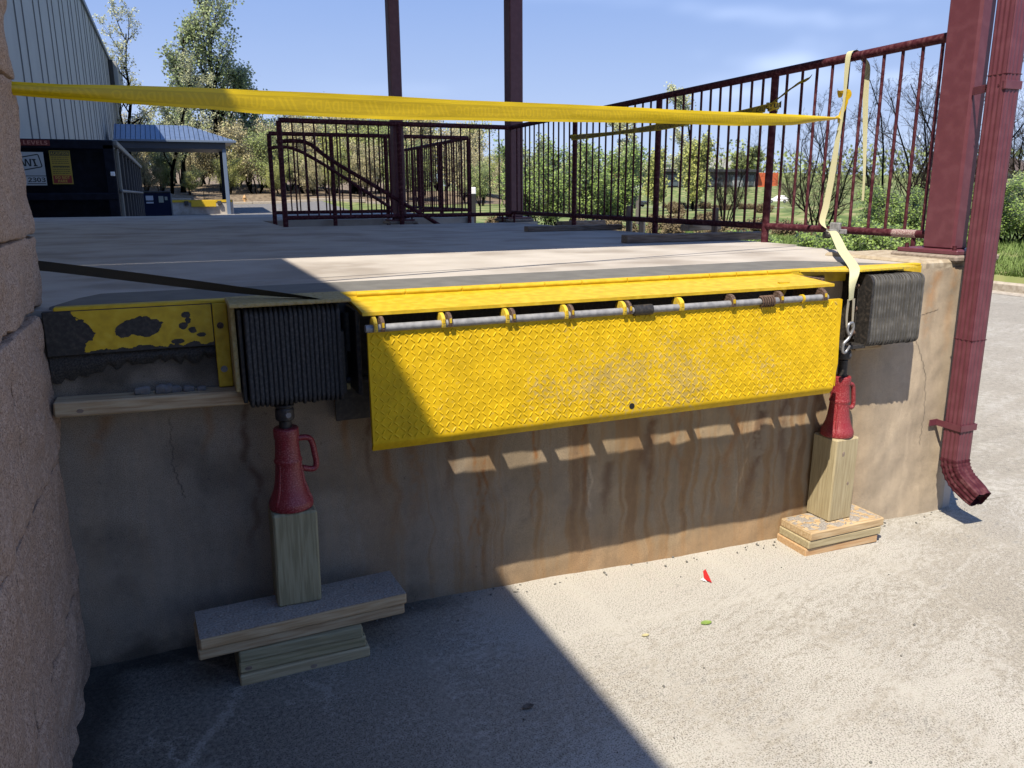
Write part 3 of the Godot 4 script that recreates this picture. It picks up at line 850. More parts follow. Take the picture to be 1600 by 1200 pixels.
	M.strap = surf(151, lin(0.50, 0.49, 0.29), lin(0.60, 0.585, 0.37), lin(0.66, 0.645, 0.43), Vector3(0.05, 0.05, 0.05), 0.05, 0.8, 0.03, 0.09)
	M.dark_strap = surf(152, lin(0.045, 0.040, 0.032), lin(0.065, 0.058, 0.045), lin(0.09, 0.08, 0.06), Vector3.ONE * 0.05, 0.05, 0.85)
	M.white_paint = mat(light(0.72, 0.72, 0.72), 0.3)
	M.dark_paint = mat(lin(0.03, 0.035, 0.045), 0.3)
	M.glass = mat(lin(0.02, 0.025, 0.03), 0.08)
	M.tyre = mat(lin(0.02, 0.02, 0.02), 0.85)
	M.siding = surf(160, lin(0.345, 0.355, 0.345), lin(0.36, 0.37, 0.36), lin(0.375, 0.385, 0.375), Vector3.ONE * 5.0, 0.006, 0.6)
	M.navy = surf(161, lin(0.006, 0.008, 0.015), lin(0.008, 0.010, 0.020), lin(0.012, 0.015, 0.027), Vector3.ONE * 1.4, 0.015, 0.6)
	M.navy.metallic_specular = 0.25
	M.navy2 = mat(lin(0.008, 0.015, 0.045), 0.6, 0.0, 0.25)
	M.blue_roof = surf(162, lin(0.095, 0.135, 0.23), lin(0.11, 0.155, 0.26), lin(0.125, 0.175, 0.285), Vector3.ONE * 3.0, 0.01, 0.35)
	M.blue_trim = mat(lin(0.14, 0.19, 0.28), 0.45)
	M.asphalt = surf(163, lin(0.11, 0.11, 0.115), lin(0.16, 0.16, 0.165), lin(0.22, 0.21, 0.205), Vector3.ONE * 4.0, 0.02, 0.9, 0.2, 0.1, true, 5, 512)
	M.curb = surf(164, lin(0.36, 0.31, 0.25), lin(0.44, 0.39, 0.32), lin(0.50, 0.45, 0.38), Vector3.ONE, 0.02, 0.9)
	M.grass_ground = surf(165, lin(0.075, 0.125, 0.022), lin(0.165, 0.215, 0.055), lin(0.36, 0.31, 0.16), Vector3.ONE * 31.0, 0.03, 0.95, 0.0, 0.05, true, 6, 512)
	M.grass = mat(lin(0.15, 0.225, 0.05), 0.8); M.grass.backlight = lin(0.05, 0.07, 0.01); M.grass.backlight_enabled = true
	M.bark = surf(166, lin(0.07, 0.055, 0.042), lin(0.115, 0.095, 0.075), lin(0.17, 0.145, 0.12), Vector3(0.4, 1.2, 0.4), 0.04, 0.95)
	M.bark_pale = mat(lin(0.44, 0.37, 0.29), 0.95)
	M.bark_grey = mat(lin(0.31, 0.255, 0.21), 0.95)
	M.leaf_dry = mat(lin(0.20, 0.155, 0.085), 0.9)
	var leafy := func(c: Color) -> StandardMaterial3D:
		var m := mat(c, 0.6); m.backlight_enabled = true; m.backlight = Color(0.5, 0.5, 0.5); return m
	M.leaf_dark = leafy.call(lin(0.240, 0.310, 0.120)); M.leaf_mid = leafy.call(lin(0.270, 0.340, 0.100)); M.leaf_yellow = leafy.call(lin(0.400, 0.440, 0.120))
	M.leaf_tan = leafy.call(lin(0.500, 0.450, 0.240)); M.leaf_pale = leafy.call(lin(0.500, 0.525, 0.275)); M.leaf_bush = leafy.call(lin(0.210, 0.320, 0.060))

	# --- ground, apron, yard
	make_ground()
	# --- the dock and what carries the roof
	make_dock()
	make_buildings()
	make_railings()
	make_leveler()
	make_bumpers_and_jacks()
	make_downspout()
	make_straps_and_tape()
	make_lumber()
	make_background()
	make_trees()
	make_litter()

func make_ground() -> void:
	var xs: Array[float] = []; var zs: Array[float] = []
	for x: float in [-400.0, -250, -150, -90, -60, -40, -30, -22, -15, -12, -9, -6, -3, 0, 3, 6, 9, 12.56, 12.72, 14, 16, 18, 20, 23, 26, 30, 34, 38, 43, 48, 54, 60, 66, 72, 78, 82, 86, 90, 94, 98, 102, 106, 110, 115, 120, 126, 132, 140, 150, 160, 170, 180, 190, 200, 215, 230, 250, 280, 320, 400, 600]: xs.append(x)
	for z: float in [-700.0, -500, -400, -330, -300, -280, -260, -240, -225, -215, -205, -195, -185, -175, -168, -162, -156, -150, -145, -140, -135, -130, -125, -120, -115, -110, -105, -100, -95, -90, -86, -82, -78, -75, -72, -69.9, -69.6, -66, -62, -58, -54, -50, -46, -42, -38, -34, -30, -26, -22, -19, -16, -13.5, -11, -9.5, -8.2, -7.6, -7.44, -5.5, -3, 0, 4, 10, 30, 80, 200]: zs.append(z)
	var inside := func(x: float, z: float) -> bool: return z > -7.5 and x < 12.6 and x > -20.0 or (x < 12.6 and x > -20 and z > -12.2)
	var heights := {}
	for i in xs.size():
		for j in zs.size():
			heights[Vector2i(i, j)] = -1.6 if inside.call(xs[i], zs[j]) else land(xs[i], zs[j])
	var mb := MB.new()
	var rows := []
	for j in range(zs.size() - 1, -1, -1):
		var line := PackedVector3Array()
		for i in xs.size(): line.append(Vector3(xs[i], heights[Vector2i(i, j)], zs[j]))
		rows.append(line)
	mb.grid(rows)
	structure(obj("ground", mb, M.grass_ground))
	# yard between this dock and the far canopy, up to the far kerb
	mb = MB.new(); rows = []
	for j in range(zs.size() - 1, -1, -1):
		if zs[j] < -69.7 or zs[j] > -11.0: continue
		var line := PackedVector3Array()
		for i in xs.size():
			if xs[i] < -16 or xs[i] > 12.6: continue
			line.append(Vector3(xs[i], maxf(heights[Vector2i(i, j)], -1.3) + 0.03, zs[j]))
		rows.append(line)
	mb.grid(rows)
	structure(obj("yard_pavement", mb, M.asphalt))
	mb = MB.new(); rows = []
	for j in range(zs.size() - 1, -1, -1):
		if zs[j] < -150 or zs[j] > -69.8: continue
		var line := PackedVector3Array()
		for i in xs.size():
			if xs[i] < -60 or xs[i] > 42: continue
			line.append(Vector3(xs[i], heights[Vector2i(i, j)] + 0.03, zs[j]))
		rows.append(line)
	mb.grid(rows)
	structure(obj("wooded_bank", mb, surf(167, lin(0.10, 0.075, 0.05), lin(0.19, 0.145, 0.10), lin(0.27, 0.215, 0.15), Vector3.ONE * 7.0, 0.03, 0.95, 0.0, 0.05, true)))
	mb = MB.new()
	for i in 16:
		var x := -16.0 + i * 2.4
		mb.box(Vector3(2.38, 0.3, 0.3), Vector3(x, land(x, -69.8) + 0.08, -69.8), 0.03)
	structure(obj("far_kerb", mb, M.curb))
	# apron in front of the dock
	var near := mat(Color.WHITE, 0.9)
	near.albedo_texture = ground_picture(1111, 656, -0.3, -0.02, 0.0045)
	near.heightmap_enabled = false
	near.detail_enabled = true; near.detail_uv_layer = BaseMaterial3D.DETAIL_UV_2; near.detail_blend_mode = BaseMaterial3D.BLEND_MODE_MUL
	near.detail_albedo = ntex(401, 0.20, [Color(0.55, 0.54, 0.53), Color(0.94, 0.94, 0.93), Color(1, 1, 1)], [0.2, 0.42, 0.75], 512, 3)
	near.uv2_triplanar = true; near.uv2_world_triplanar = true; near.uv2_scale = Vector3.ONE * 1.5
	mb = MB.new(); mb.use_uv = true; rows = []
	var uvs := []
	var f := noise(402, 0.7, 3)
	for j in 31:
		var z := 2.93 - 2.95 * j / 30
		var line := PackedVector3Array(); var ul := PackedVector2Array()
		for i in 51:
			var x := -0.3 + 5.0 * i / 50
			var e := 0.0 if i == 50 or j == 0 else 0.006 * f.get_noise_2d(x * 1.5, z * 1.5)
			line.append(Vector3(x, pave_y(x) + e, z)); ul.append(Vector2(i / 50.0, 1.0 - j / 30.0))
		rows.append(line); uvs.append(ul)
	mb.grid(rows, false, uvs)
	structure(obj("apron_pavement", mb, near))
	var far := near.duplicate()
	far.albedo_texture = ground_picture(495, 580, 3.7, -7.5, 0.018)
	for q: Array in [["driveway", 4.7, 12.6, -7.5, 2.93], ["driveway", 3.7, 4.7, -7.5, -0.02]]:
		mb = MB.new(); mb.use_uv = true; rows = []; uvs = []
		for j in 31:
			var z := lerpf(q[4], q[3], j / 30.0)
			var line := PackedVector3Array(); var ul := PackedVector2Array()
			for i in 31:
				var x := lerpf(q[1], q[2], i / 30.0)
				line.append(Vector3(x, pave_y(x), z)); ul.append(Vector2((x - 3.7) / (495 * 0.018), (z + 7.5) / (580 * 0.018)))
			rows.append(line); uvs.append(ul)
		mb.grid(rows, false, uvs)
		structure(obj(q[0], mb, far))
	# the apron goes on behind the camera and behind the dock
	mb = MB.new()
	for q: Array in [[-20.0, 12.6, 2.93, 14.0], [-20.0, -0.3, -0.02, 2.93], [-20.0, 12.6, -12.2, -11.65], [4.36, 12.6, -11.65, -7.5]]:
		mb.quad(Vector3(q[0], pave_y(q[0]), q[3]), Vector3(q[1], pave_y(q[1]), q[3]), Vector3(q[1], pave_y(q[1]), q[2]), Vector3(q[0], pave_y(q[0]), q[2]))
	structure(obj("outer_pavement", mb, surf(168, lin(0.34, 0.315, 0.28), lin(0.41, 0.385, 0.345), lin(0.46, 0.43, 0.385), Vector3.ONE * 3.0, 0.02, 0.9, 0.1, 0.1, true)))
	mb = MB.new()
	for i in 9:
		mb.box(Vector3(0.16, 0.32, 1.48), Vector3(12.68, -1.27, 3.2 - i * 1.5 + 0.0), 0.03)
	structure(obj("kerb", mb, M.curb))
	mb = MB.new()
	mb.quad(Vector3(12.2, -1.2455, 4), Vector3(12.58, -1.2455, 4), Vector3(12.58, -1.2455, -7.4), Vector3(12.2, -1.2455, -7.4))
	structure(obj("gutter_strip", mb, M.curb))
	# the street beyond
	mb = MB.new(); rows = []
	for side: float in [-1.0, 1.0]:
		var line := PackedVector3Array()
		for k in 25:
			var p := Vector3(60, 0, -182).lerp(Vector3(125, 0, -82), k / 24.0)
			var o := Vector3(100, 0, 65).normalized() * 3.6 * side
			var y := -2.55
			line.append(Vector3(p.x + o.x, y, p.z + o.z))
		rows.append(line)
	mb.grid(rows, true)
	structure(obj("street", mb, mat(lin(0.42, 0.41, 0.40), 0.9)))

func make_dock() -> void:
	var t := thing("loading_dock", "raised concrete loading dock with rust stained wall and pale concrete deck", "loading dock", Vector3(2.0, -1.2, 0.0))
	# deck
	var deck := MB.new()
	for q: Array in [[-3.2, 3.93, -1.35, -0.015], [-3.2, 4.03, -5.95, -1.35], [-3.2, 1.5, -11.6, -5.95], [1.5, 4.34, -11.6, -8.1], [4.03, 4.34, -6.4, -5.95]]:
		var y := 0.0
		deck.quad(Vector3(q[0], y, q[3]), Vector3(q[1], y, q[3]), Vector3(q[1], y, q[2]), Vector3(q[0], y, q[2]))
		deck.quad(Vector3(q[0], -1.6, q[3]), Vector3(q[1], -1.6, q[3]), Vector3(q[1], y, q[3]), Vector3(q[0], y, q[3]))
		deck.quad(Vector3(q[1], -1.6, q[3]), Vector3(q[1], -1.6, q[2]), Vector3(q[1], y, q[2]), Vector3(q[1], y, q[3]))
		deck.quad(Vector3(q[1], -1.6, q[2]), Vector3(q[0], -1.6, q[2]), Vector3(q[0], y, q[2]), Vector3(q[1], y, q[2]))
	var dk := obj("deck", deck, M.concrete, t)
	# steps going down to the right between the two stair railings
	var st := MB.new()
	for k in 6:
		st.box(Vector3(0.34, 1.6, 2.1), Vector3(1.67 + k * 0.34, -0.98 - 0.17 * k, -7.03))
	obj("steps", st, M.concrete, t)
	# saw cut along the front of the deck
	var cut := MB.new()
	var ca := Vector3(0.3, 0.0015, -0.51); var cb := Vector3(4.02, 0.0015, -1.05)
	var cn := (cb - ca).cross(Vector3.UP).normalized() * 0.004
	cut.quad(ca - cn, cb - cn, cb + cn, ca + cn)
	obj("saw_cut", cut, M.hole_grey, dk)
	for q: Array in [[-2.5, 4.0, -3.2], [-2.5, 4.0, -6.0]]:
		var c2 := MB.new()
		c2.quad(Vector3(q[0], 0.0015, q[2] + 0.005), Vector3(q[1], 0.0015, q[2] - 0.03), Vector3(q[1], 0.0015, q[2] - 0.04), Vector3(q[0], 0.0015, q[2] - 0.005))
		obj("saw_cut", c2, M.hole_grey, dk)
	# grey repair strip behind the steel edge
	var ps := MB.new()
	var rows := []
	var fz := noise(500, 3.0, 3)
	for r in 4:
		var line := PackedVector3Array()
		for i in 61:
			var x := 0.10 + 3.42 * i / 60
			var back := -0.375 - 0.02 * (x - 1.0) + 0.006 * fz.get_noise_2d(x * 4.0, 0)
			back = lerpf(back, -0.03, sstep(3.05, 3.5, x)); back = lerpf(-0.05, back, sstep(0.09, 0.2, x))
			var z: float = [-0.024, -0.03, back + 0.006, back][r]
			line.append(Vector3(x, [0.001, 0.0055, 0.006, 0.001][r], z))
		rows.append(line)
	ps.grid(rows)
	obj("repair_strip", ps, M.patch, t)
	# front wall, stained
	var wm := mat(Color.WHITE, 0.9)
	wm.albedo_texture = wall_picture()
	wm.detail_enabled = true; wm.detail_uv_layer = BaseMaterial3D.DETAIL_UV_2; wm.detail_blend_mode = BaseMaterial3D.BLEND_MODE_MUL
	wm.detail_albedo = ntex(501, 0.28, [Color(0.66, 0.65, 0.64), Color(0.93, 0.93, 0.93), Color(1, 1, 1)], [0.22, 0.47, 0.85], 512, 3)
	wm.uv2_triplanar = true; wm.uv2_world_triplanar = true; wm.uv2_scale = Vector3.ONE * 1.9
	var wall := MB.new(); wall.use_uv = true
	rows = []; var uvs := []
	var fw := noise(502, 1.6, 4); var ff := noise(503, 9.0, 3)
	for j in 57:
		var y := -1.4 + 1.38 * j / 56
		var line := PackedVector3Array(); var ul := PackedVector2Array()
		for i in 161:
			var x := -0.1 + 4.03 * i / 160
			var e := 0.010 * fw.get_noise_2d(x, y) + 0.004 * ff.get_noise_2d(x, y)
			if i > 157: e -= 0.012 * (i - 157)
			line.append(Vector3(x, y, e)); ul.append(Vector2((x + 0.2) / 4.3, (0.02 - y) / 1.42))
		rows.append(line); uvs.append(ul)
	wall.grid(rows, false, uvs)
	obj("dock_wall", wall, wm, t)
	# the corner pier face above the wall, under the column
	var pier := MB.new()
	pier.box(Vector3(0.43, 0.075, 0.62), Vector3(3.775, -0.022, -0.315), 0.012)
	obj("column_footing", pier, M.pier_concrete, t)
	# steel edge angle, yellow paint peeled on the left
	var edge := MB.new()
	edge.box(Vector3(0.46, 0.132, 0.016), Vector3(0.315, -0.066, 0.012), 0.003)
	obj("bare_edge_plate", edge, M.black_steel, t)
	edge = MB.new()
	edge.box(Vector3(2.26, 0.125, 0.014), Vector3(1.70, -0.062, 0.011), 0.003)
	edge.box(Vector3(0.69, 0.048, 0.014), Vector3(3.176, -0.024, 0.011), 0.003)
	edge.box(Vector3(3.40, 0.012, 0.040), Vector3(1.815, 0.004, -0.002), 0.003)
	obj("edge_angle", edge, M.yellow, t)
	# what is left of the yellow paint on the bare plate, a thin ragged sheet with bare holes in it
	var paint := MB.new()
	var fp := noise(504, 6.0, 4)
	var nx := 260; var ny := 74
	var solid := func(i: int, j: int) -> bool:
		var x := 0.095 + 0.445 * (i + 0.5) / nx; var y := -0.128 + 0.126 * (j + 0.5) / ny
		var k := fp.get_noise_2d(x * 3.0, y * 3.0) * 0.022
		if x + k * 1.4 < 0.205 + 0.32 * (-y - 0.055) * (1.0 if y > -0.09 else -0.6) - 0.03 * sstep(-0.05, 0.0, y): return false
		if y + k * 0.5 < -0.119: return false
		if pow((x - 0.335 + k) / 0.062, 2) + pow((y + 0.062 + k * 0.8) / 0.027, 2) < 1.0: return false
		for q: Array in [[0.466, -0.030, 0.014, 0.010], [0.470, -0.048, 0.007, 0.010], [0.458, -0.064, 0.014, 0.011], [0.482, -0.078, 0.010, 0.010], [0.505, -0.094, 0.016, 0.007], [0.437, -0.110, 0.02, 0.008]]:
			if pow((x - q[0] + k * 0.3) / q[2], 2) + pow((y - q[1]) / q[3], 2) < 1.0: return false
		return true
	for j in ny:
		var from := -1
		for i in nx + 1:
			var on: bool = i < nx and solid.call(i, j)
			if on and from < 0: from = i
			if not on and from >= 0:
				var xa := 0.095 + 0.445 * from / nx; var xb := 0.095 + 0.445 * i / nx
				paint.box(Vector3(xb - xa, 0.126 / ny, 0.0014), Vector3((xa + xb) / 2, -0.128 + 0.126 * (j + 0.5) / ny, 0.0209))
				from = -1
	obj("peeling_paint", paint, M.yellow, t)
	# torn black seal under the edge plate
	var tar := MB.new()
	rows = []
	for r in 7:
		var line := PackedVector3Array()
		for i in 41:
			var x := 0.088 + 0.455 * i / 40
			var low := -0.172 - 0.030 * fp.get_noise_2d(x * 5.0, 3.0) - 0.035 * sstep(0.30, 0.09, x)
			line.append(Vector3(x, lerpf(low, -0.131, r / 6.0), 0.006 + 0.012 * sin(PI * r / 6.0) + 0.004 * fp.get_noise_2d(x * 12.0, r * 2.0)))
		rows.append(line)
	tar.grid(rows)
	obj("torn_seal", tar, surf(505, lin(0.02, 0.018, 0.016), lin(0.045, 0.040, 0.034), lin(0.08, 0.07, 0.06), Vector3.ONE * 0.15, 0.04, 0.9, 0.2, 0.08), t)
	var vb := MB.new()
	vb.box(Vector3(0.042, 0.262, 0.012), Vector3(0.564, -0.131, 0.0265), 0.002)
	var vp := obj("yellow_strap_plate", vb, M.yellow, t)
	for y: float in [-0.068, -0.205]:
		var bolt := MB.new()
		bolt.tube(PackedVector3Array([Vector3(0.562, y, 0.032), Vector3(0.562, y, 0.037)]), PackedFloat32Array([0.0105, 0.0095]), 14)
		bolt.tube(PackedVector3Array([Vector3(0.562, y, 0.036), Vector3(0.562, y, 0.043)]), PackedFloat32Array([0.006, 0.005]), 6)
		obj("bolt", bolt, M.zinc if y < -0.1 else M.rust, vp)

	# stone pier on the left
	var sp := thing("stone_pier", "rough split faced pinkish stone pier at the left edge of the dock", "stone wall", Vector3(-0.3, -1.2, 0.7))
	var core := MB.new()
	core.box(Vector3(0.72, 2.68, 1.60), Vector3(-0.305, 0.11, 0.745))
	obj("mortar_core", core, M.mortar, sp)
	var fs := noise(510, 0.055, 5)
	var ys: Array[float] = [-1.26, -0.84, -0.42, 0.0, 0.212, 0.637, 1.06, 1.44]
	for c in ys.size() - 1:
		var z := (-0.115 if ys[c] > -0.01 else -0.012) + (-0.012 if c % 2 else 0.0)
		var cuts: Array = [[0.62, 1.25, 1.56], [0.80, 1.56], [0.55, 1.10, 1.56]][c % 3]
		for e: float in cuts:
			var hgt := ys[c + 1] - ys[c] - 0.007
			var dz := e - z - 0.007
			var bl := rock(Vector3(0.20, hgt, dz), Vector3(-0.022 + 0.004 * (c % 3), ys[c] + 0.0035 + hgt / 2, z + 0.0035 + dz / 2), 0.011, 0.019, 0.011, fs)
			obj("stone_block", bl, M.stone, sp)
			z = e

func make_buildings() -> void:
	# roof over the dock: out of sight above the frame, its edge throws the shade on the deck
	var r := thing("dock_roof", "flat canopy roof carried by the maroon columns above the dock", "roof", Vector3(0.5, 3.8, -3.3))
	var mb := MB.new()
	mb.box(Vector3(8.9, 0.35, 12.0), Vector3(-0.3, 3.975, -5.94), 0.0)
	obj("roof_slab", mb, mat(lin(0.40, 0.37, 0.33), 0.8), r)
	mb = MB.new()
	mb.box(Vector3(9.0, 0.12, 0.05), Vector3(-0.3, 4.22, 0.02), 0.01)
	obj("fascia", mb, M.maroon, r)
	var b := thing("warehouse_building", "stone clad warehouse beside the approach, outside the frame on the left", "building", Vector3(-3.0, -1.2, 4.5))
	mb = MB.new(); mb.box(Vector3(4.0, 4.9, 9.6), Vector3(-2.825, 1.25, 4.82), 0.0); obj("wall", mb, M.stone, b)
	# columns
	for q: Array in [["maroon steel column at the right front corner of the dock", 3.8675, -0.1675, 0.095, 0.175], ["maroon steel column where the two railings meet at the far corner", 4.155, -6.205, 0.16, 0.18], ["slimmer far column rising behind the stair railing", 2.775, -6.18, 0.12, 0.14]]:
		var c := thing("steel_column", q[0], "column", Vector3(q[1], 0.0, q[2]), "columns carrying the dock roof")
		mb = MB.new()
		mb.box(Vector3(q[3], 3.75, q[4]), Vector3(q[1], 1.925, q[2]), 0.011)
		obj("shaft", mb, M.maroon, c)
		mb = MB.new()
		mb.box(Vector3(q[3] + 0.14, 0.02, q[4] + 0.16), Vector3(q[1], 0.044, q[2]), 0.003)
		obj("base_plate", mb, M.maroon, c)
		mb = MB.new()
		mb.box(Vector3(q[3] + 0.19, 0.03, q[4] + 0.2), Vector3(q[1], 0.0185, q[2]), 0.008)
		obj("grout_pad", mb, M.mortar, c)
		for k in 4:
			mb = MB.new()
			var bx: float = q[1] + (q[3] / 2 + 0.045) * (1 if k & 1 else -1); var bz: float = q[2] + (q[4] / 2 + 0.045) * (1 if k & 2 else -1)
			mb.tube(PackedVector3Array([Vector3(bx, 0.05, bz), Vector3(bx, 0.075, bz)]), PackedFloat32Array([0.010, 0.010]), 6)
			obj("anchor_bolt", mb, M.maroon_rail, c)

func make_railings() -> void:
	rng.seed = 7
	var m: Material = M.maroon_rail
	var t := thing("side_railing", "long maroon railing along the right edge of the deck, sunlit at its near end", "railing", Vector3(4.03, 0, -3.2))
	var a := Vector3(4.0055, 0, -0.26); var b := Vector3(4.094, 0, -6.1)
	var zs: Array = [-0.421, -0.536, -0.66, -0.783, -0.921, -1.033, -1.155, -1.278, -1.4, -1.535]
	for k in 11: zs.append(-1.647 - 1.354 * (k + 1) / 12.0)
	for k in 11: zs.append(-3.001 - 1.489 * (k + 1) / 12.0)
	for k in 12: zs.append(-4.49 - 1.6 * (k + 1) / 13.0)
	var ps: Array = []
	for z: float in zs: ps.append((z - a.z) / (b.z - a.z))
	railing(t, a, b, [(-1.647 - a.z) / (b.z - a.z), (-3.001 - a.z) / (b.z - a.z), (-4.49 - a.z) / (b.z - a.z)], ps, 1.045, 0.105, m)
	for z: float in [-0.47, -5.85]:
		var leg := MB.new(); leg.rod(Vector3(4.008, 0, z), Vector3(4.008, 0.105, z), 0.012, 8); obj("stub_leg", leg, m, t)
	var sc := MB.new(); sc.rod(Vector3(4.0065, 0.105, -0.60), Vector3(4.0065, 0.105, -0.45), 0.0212, 14)
	var scm := surf(190, lin(0.14, 0.03, 0.045), lin(0.30, 0.20, 0.20), lin(0.75, 0.73, 0.70), Vector3.ONE * 0.10, 0.03, 0.8)
	obj("scuffed_paint", sc, scm, t)
	t = thing("front_stair_railing", "dark maroon railing on the near side of the stairs, running to the far corner column", "railing", Vector3(2.7, 0, -5.95))
	a = Vector3(1.515, 0, -5.93); b = Vector3(4.07, 0, -6.08)
	ps = []
	for x: float in [1.642, 1.75, 1.859, 1.976, 2.087, 2.193, 2.313, 2.421, 2.53, 2.64, 2.885, 2.998, 3.112, 3.228, 3.345, 3.456, 3.567, 3.68, 3.802, 3.917]: ps.append((x - a.x) / (b.x - a.x))
	railing(t, a, b, [0.0, 0.484], ps, 1.04, 0.09, m, 0.027, 0.025)
	var leg2 := MB.new(); leg2.rod(Vector3(3.95, -0.0, -6.06), Vector3(3.95, 0.09, -6.06), 0.012, 8); obj("stub_leg", leg2, m, t)
	var mb := MB.new()
	mb.tube(smooth_path(PackedVector3Array([Vector3(1.49, 0.84, -6.02), Vector3(1.785, 0.837, -6.02), Vector3(2.03, 0.665, -6.02), Vector3(2.6, 0.33, -6.02), Vector3(3.25, -0.06, -6.02)]), 5), PackedFloat32Array(range(21).map(func(_i: int) -> float: return 0.021)), 10)
	obj("handrail", mb, m, t)
	t = thing("rear_stair_railing", "dark maroon railing on the far side of the stairs", "railing", Vector3(2.95, 0, -8.05))
	a = Vector3(1.645, 0, -8.02); b = Vector3(4.26, 0, -8.06)
	ps = []
	for k in 23: ps.append((k + 1) / 24.0)
	railing(t, a, b, [0.0, 0.29, 0.56, 1.0], ps, 1.055, 0.10, m, 0.027, 0.025)
	mb = MB.new()
	mb.tube(smooth_path(PackedVector3Array([Vector3(1.62, 0.88, -7.94), Vector3(1.90, 0.88, -7.94), Vector3(2.25, 0.705, -7.94), Vector3(2.8, 0.35, -7.94), Vector3(3.5, -0.1, -7.94)]), 5), PackedFloat32Array(range(21).map(func(_i: int) -> float: return 0.021)), 10)
	obj("handrail", mb, m, t)
	t = thing("landing_railing", "dark maroon railing running away from the stairs along the far landing", "railing", Vector3(4.26, 0, -9.8))
	a = Vector3(4.262, 0, -8.12); b = Vector3(4.262, 0, -11.5)
	ps = []
	for k in 29: ps.append((k + 1) / 30.0)
	railing(t, a, b, [0.36, 0.70, 1.0], ps, 1.055, 0.10, m, 0.027, 0.025)

func make_leveler() -> void:
	var t := thing("dock_leveler", "yellow edge of dock leveler with its tread plate lip hanging down", "dock leveler", Vector3(1.87, -0.45, 0.1))
	var mb := MB.new()
	var top := PackedVector2Array([Vector2(0.958, 0.0), Vector2(0.953, 0.262), Vector2(2.772, 0.262), Vector2(2.785, 0.0)])
	mb.prism(top, Vector3(0, -0.0145, 0.012), Vector3(1, 0, 0), Vector3(0, -0.064, 1).normalized(), Vector3(0, 0.0105, 0))
	var dp := obj("deck_plate", mb, M.yellow, t)
	mb = MB.new()
	rng.seed = 40
	for i in 86:
		for j in 14:
			var p := Vector3(0.975 + i * 0.0206 + (0.0103 if j % 2 else 0.0), -0.0052 - 0.064 * (0.014 + j * 0.0168), 0.026 + j * 0.0168)
			if p.x > 2.74: continue
			var yaw := 0.7 if (i + j) % 2 else -0.7
			var d := Vector3(cos(yaw), 0, sin(yaw)); var e := Vector3(-sin(yaw), 0, cos(yaw))
			var q0 := p + d * 0.008; var q1 := p - d * 0.008; var q2 := p + e * 0.0024; var q3 := p - e * 0.0024; var up := p + Vector3(0, 0.0012, 0)
			mb.tri(q0, up, q2); mb.tri(q2, up, q1); mb.tri(q1, up, q3); mb.tri(q3, up, q0)
	stuff(obj("deck_tread", mb, M.yellow_worn, dp))
	# rear hinge knuckles showing as short yellow lengths along the edge
	var x := 0.99
	while x < 2.75:
		var l := rng.randf_range(0.11, 0.2)
		mb = MB.new(); mb.tube(PackedVector3Array([Vector3(x, 0.003, 0.016), Vector3(minf(x + l, 2.78), 0.003, 0.016)]), PackedFloat32Array([0.009, 0.009]), 8)
		obj("hinge_knuckle", mb, M.yellow, t)
		x += l + 0.006
	# dark frame behind the lip
	mb = MB.new(); mb.box(Vector3(1.94, 0.40, 0.012), Vector3(1.87, -0.215, 0.022)); obj("back_plate", mb, M.black_steel, t)
	for sx: float in [0.955, 2.80]:
		mb = MB.new(); mb.box(Vector3(0.014, 0.27 if sx < 2.0 else 0.30, 0.16), Vector3(sx, -0.16, 0.105), 0.002); obj("side_plate", mb, M.black_steel if sx < 2.0 else M.rust, t)
	mb = MB.new(); mb.lathe(PackedVector2Array([Vector2(0.012, -0.125), Vector2(0.0185, -0.125), Vector2(0.0185, 0.0), Vector2(0.0145, 0.0), Vector2(0.0145, -0.1)]), Vector3(0.945, -0.045, 0.07), 16)
	obj("side_tube", mb, M.black_steel, t)
	mb = MB.new(); mb.rod(Vector3(0.93, -0.27, 0.06), Vector3(1.12, -0.275, 0.06), 0.014, 10); obj("side_bar", mb, M.black_steel, t)
	# hinge rod and lugs
	var yr := -0.067; var zr := 0.293
	mb = MB.new(); mb.rod(Vector3(0.955, yr, zr), Vector3(2.72, yr, zr), 0.012, 14); obj("hinge_rod", mb, M.zinc, t)
	var lugs: Array[float] = [0.995, 1.206, 1.418, 1.626, 1.844, 2.061, 2.28, 2.495, 2.70]
	for i in lugs.size():
		var pair := [-0.011, 0.011] if i in [0, 1, 2, 3, 4] else [0.0]
		for o: float in pair:
			mb = MB.new()
			var pts := PackedVector2Array()
			for k in 17:
				var an := -0.38 + (PI + 0.76) * k / 16
				pts.append(Vector2(cos(an) * 0.031, sin(an) * 0.031))
			var th := 0.011 if pair.size() > 1 else 0.016
			mb.prism(pts, Vector3(lugs[i] + o - th / 2, yr + 0.002, zr - 0.014), Vector3(0, 0, 1), Vector3(0, 1, 0), Vector3(th, 0, 0))
			var lg := obj("hinge_lug", mb, M.rust if (o > 0 or i > 5) else M.yellow_worn, t)
			mb = MB.new(); mb.box(Vector3(th * 0.6, 0.014, 0.003), Vector3(lugs[i] + o, yr + 0.010, zr + 0.0165)); obj("paint_smear", mb, M.yellow, lg)
	mb = MB.new(); mb.rod(Vector3(1.872, yr, zr), Vector3(1.945, yr, zr), 0.0185, 14); obj("black_sleeve", mb, M.black_steel, t)
	mb = MB.new()
	var sp := PackedVector3Array(); var sr := PackedFloat32Array()
	for k in 73:
		var an := TAU * k / 12.0
		sp.append(Vector3(2.405 + 0.062 * k / 72.0, yr + cos(an) * 0.019, zr + sin(an) * 0.019)); sr.append(0.0036)
	mb.tube(sp, sr, 6); obj("coil_spring", mb, M.rust, t)
	mb = MB.new(); mb.rod(Vector3(2.595, yr, zr), Vector3(2.604, yr, zr), 0.0165, 14); obj("yellow_ring", mb, M.yellow, t)
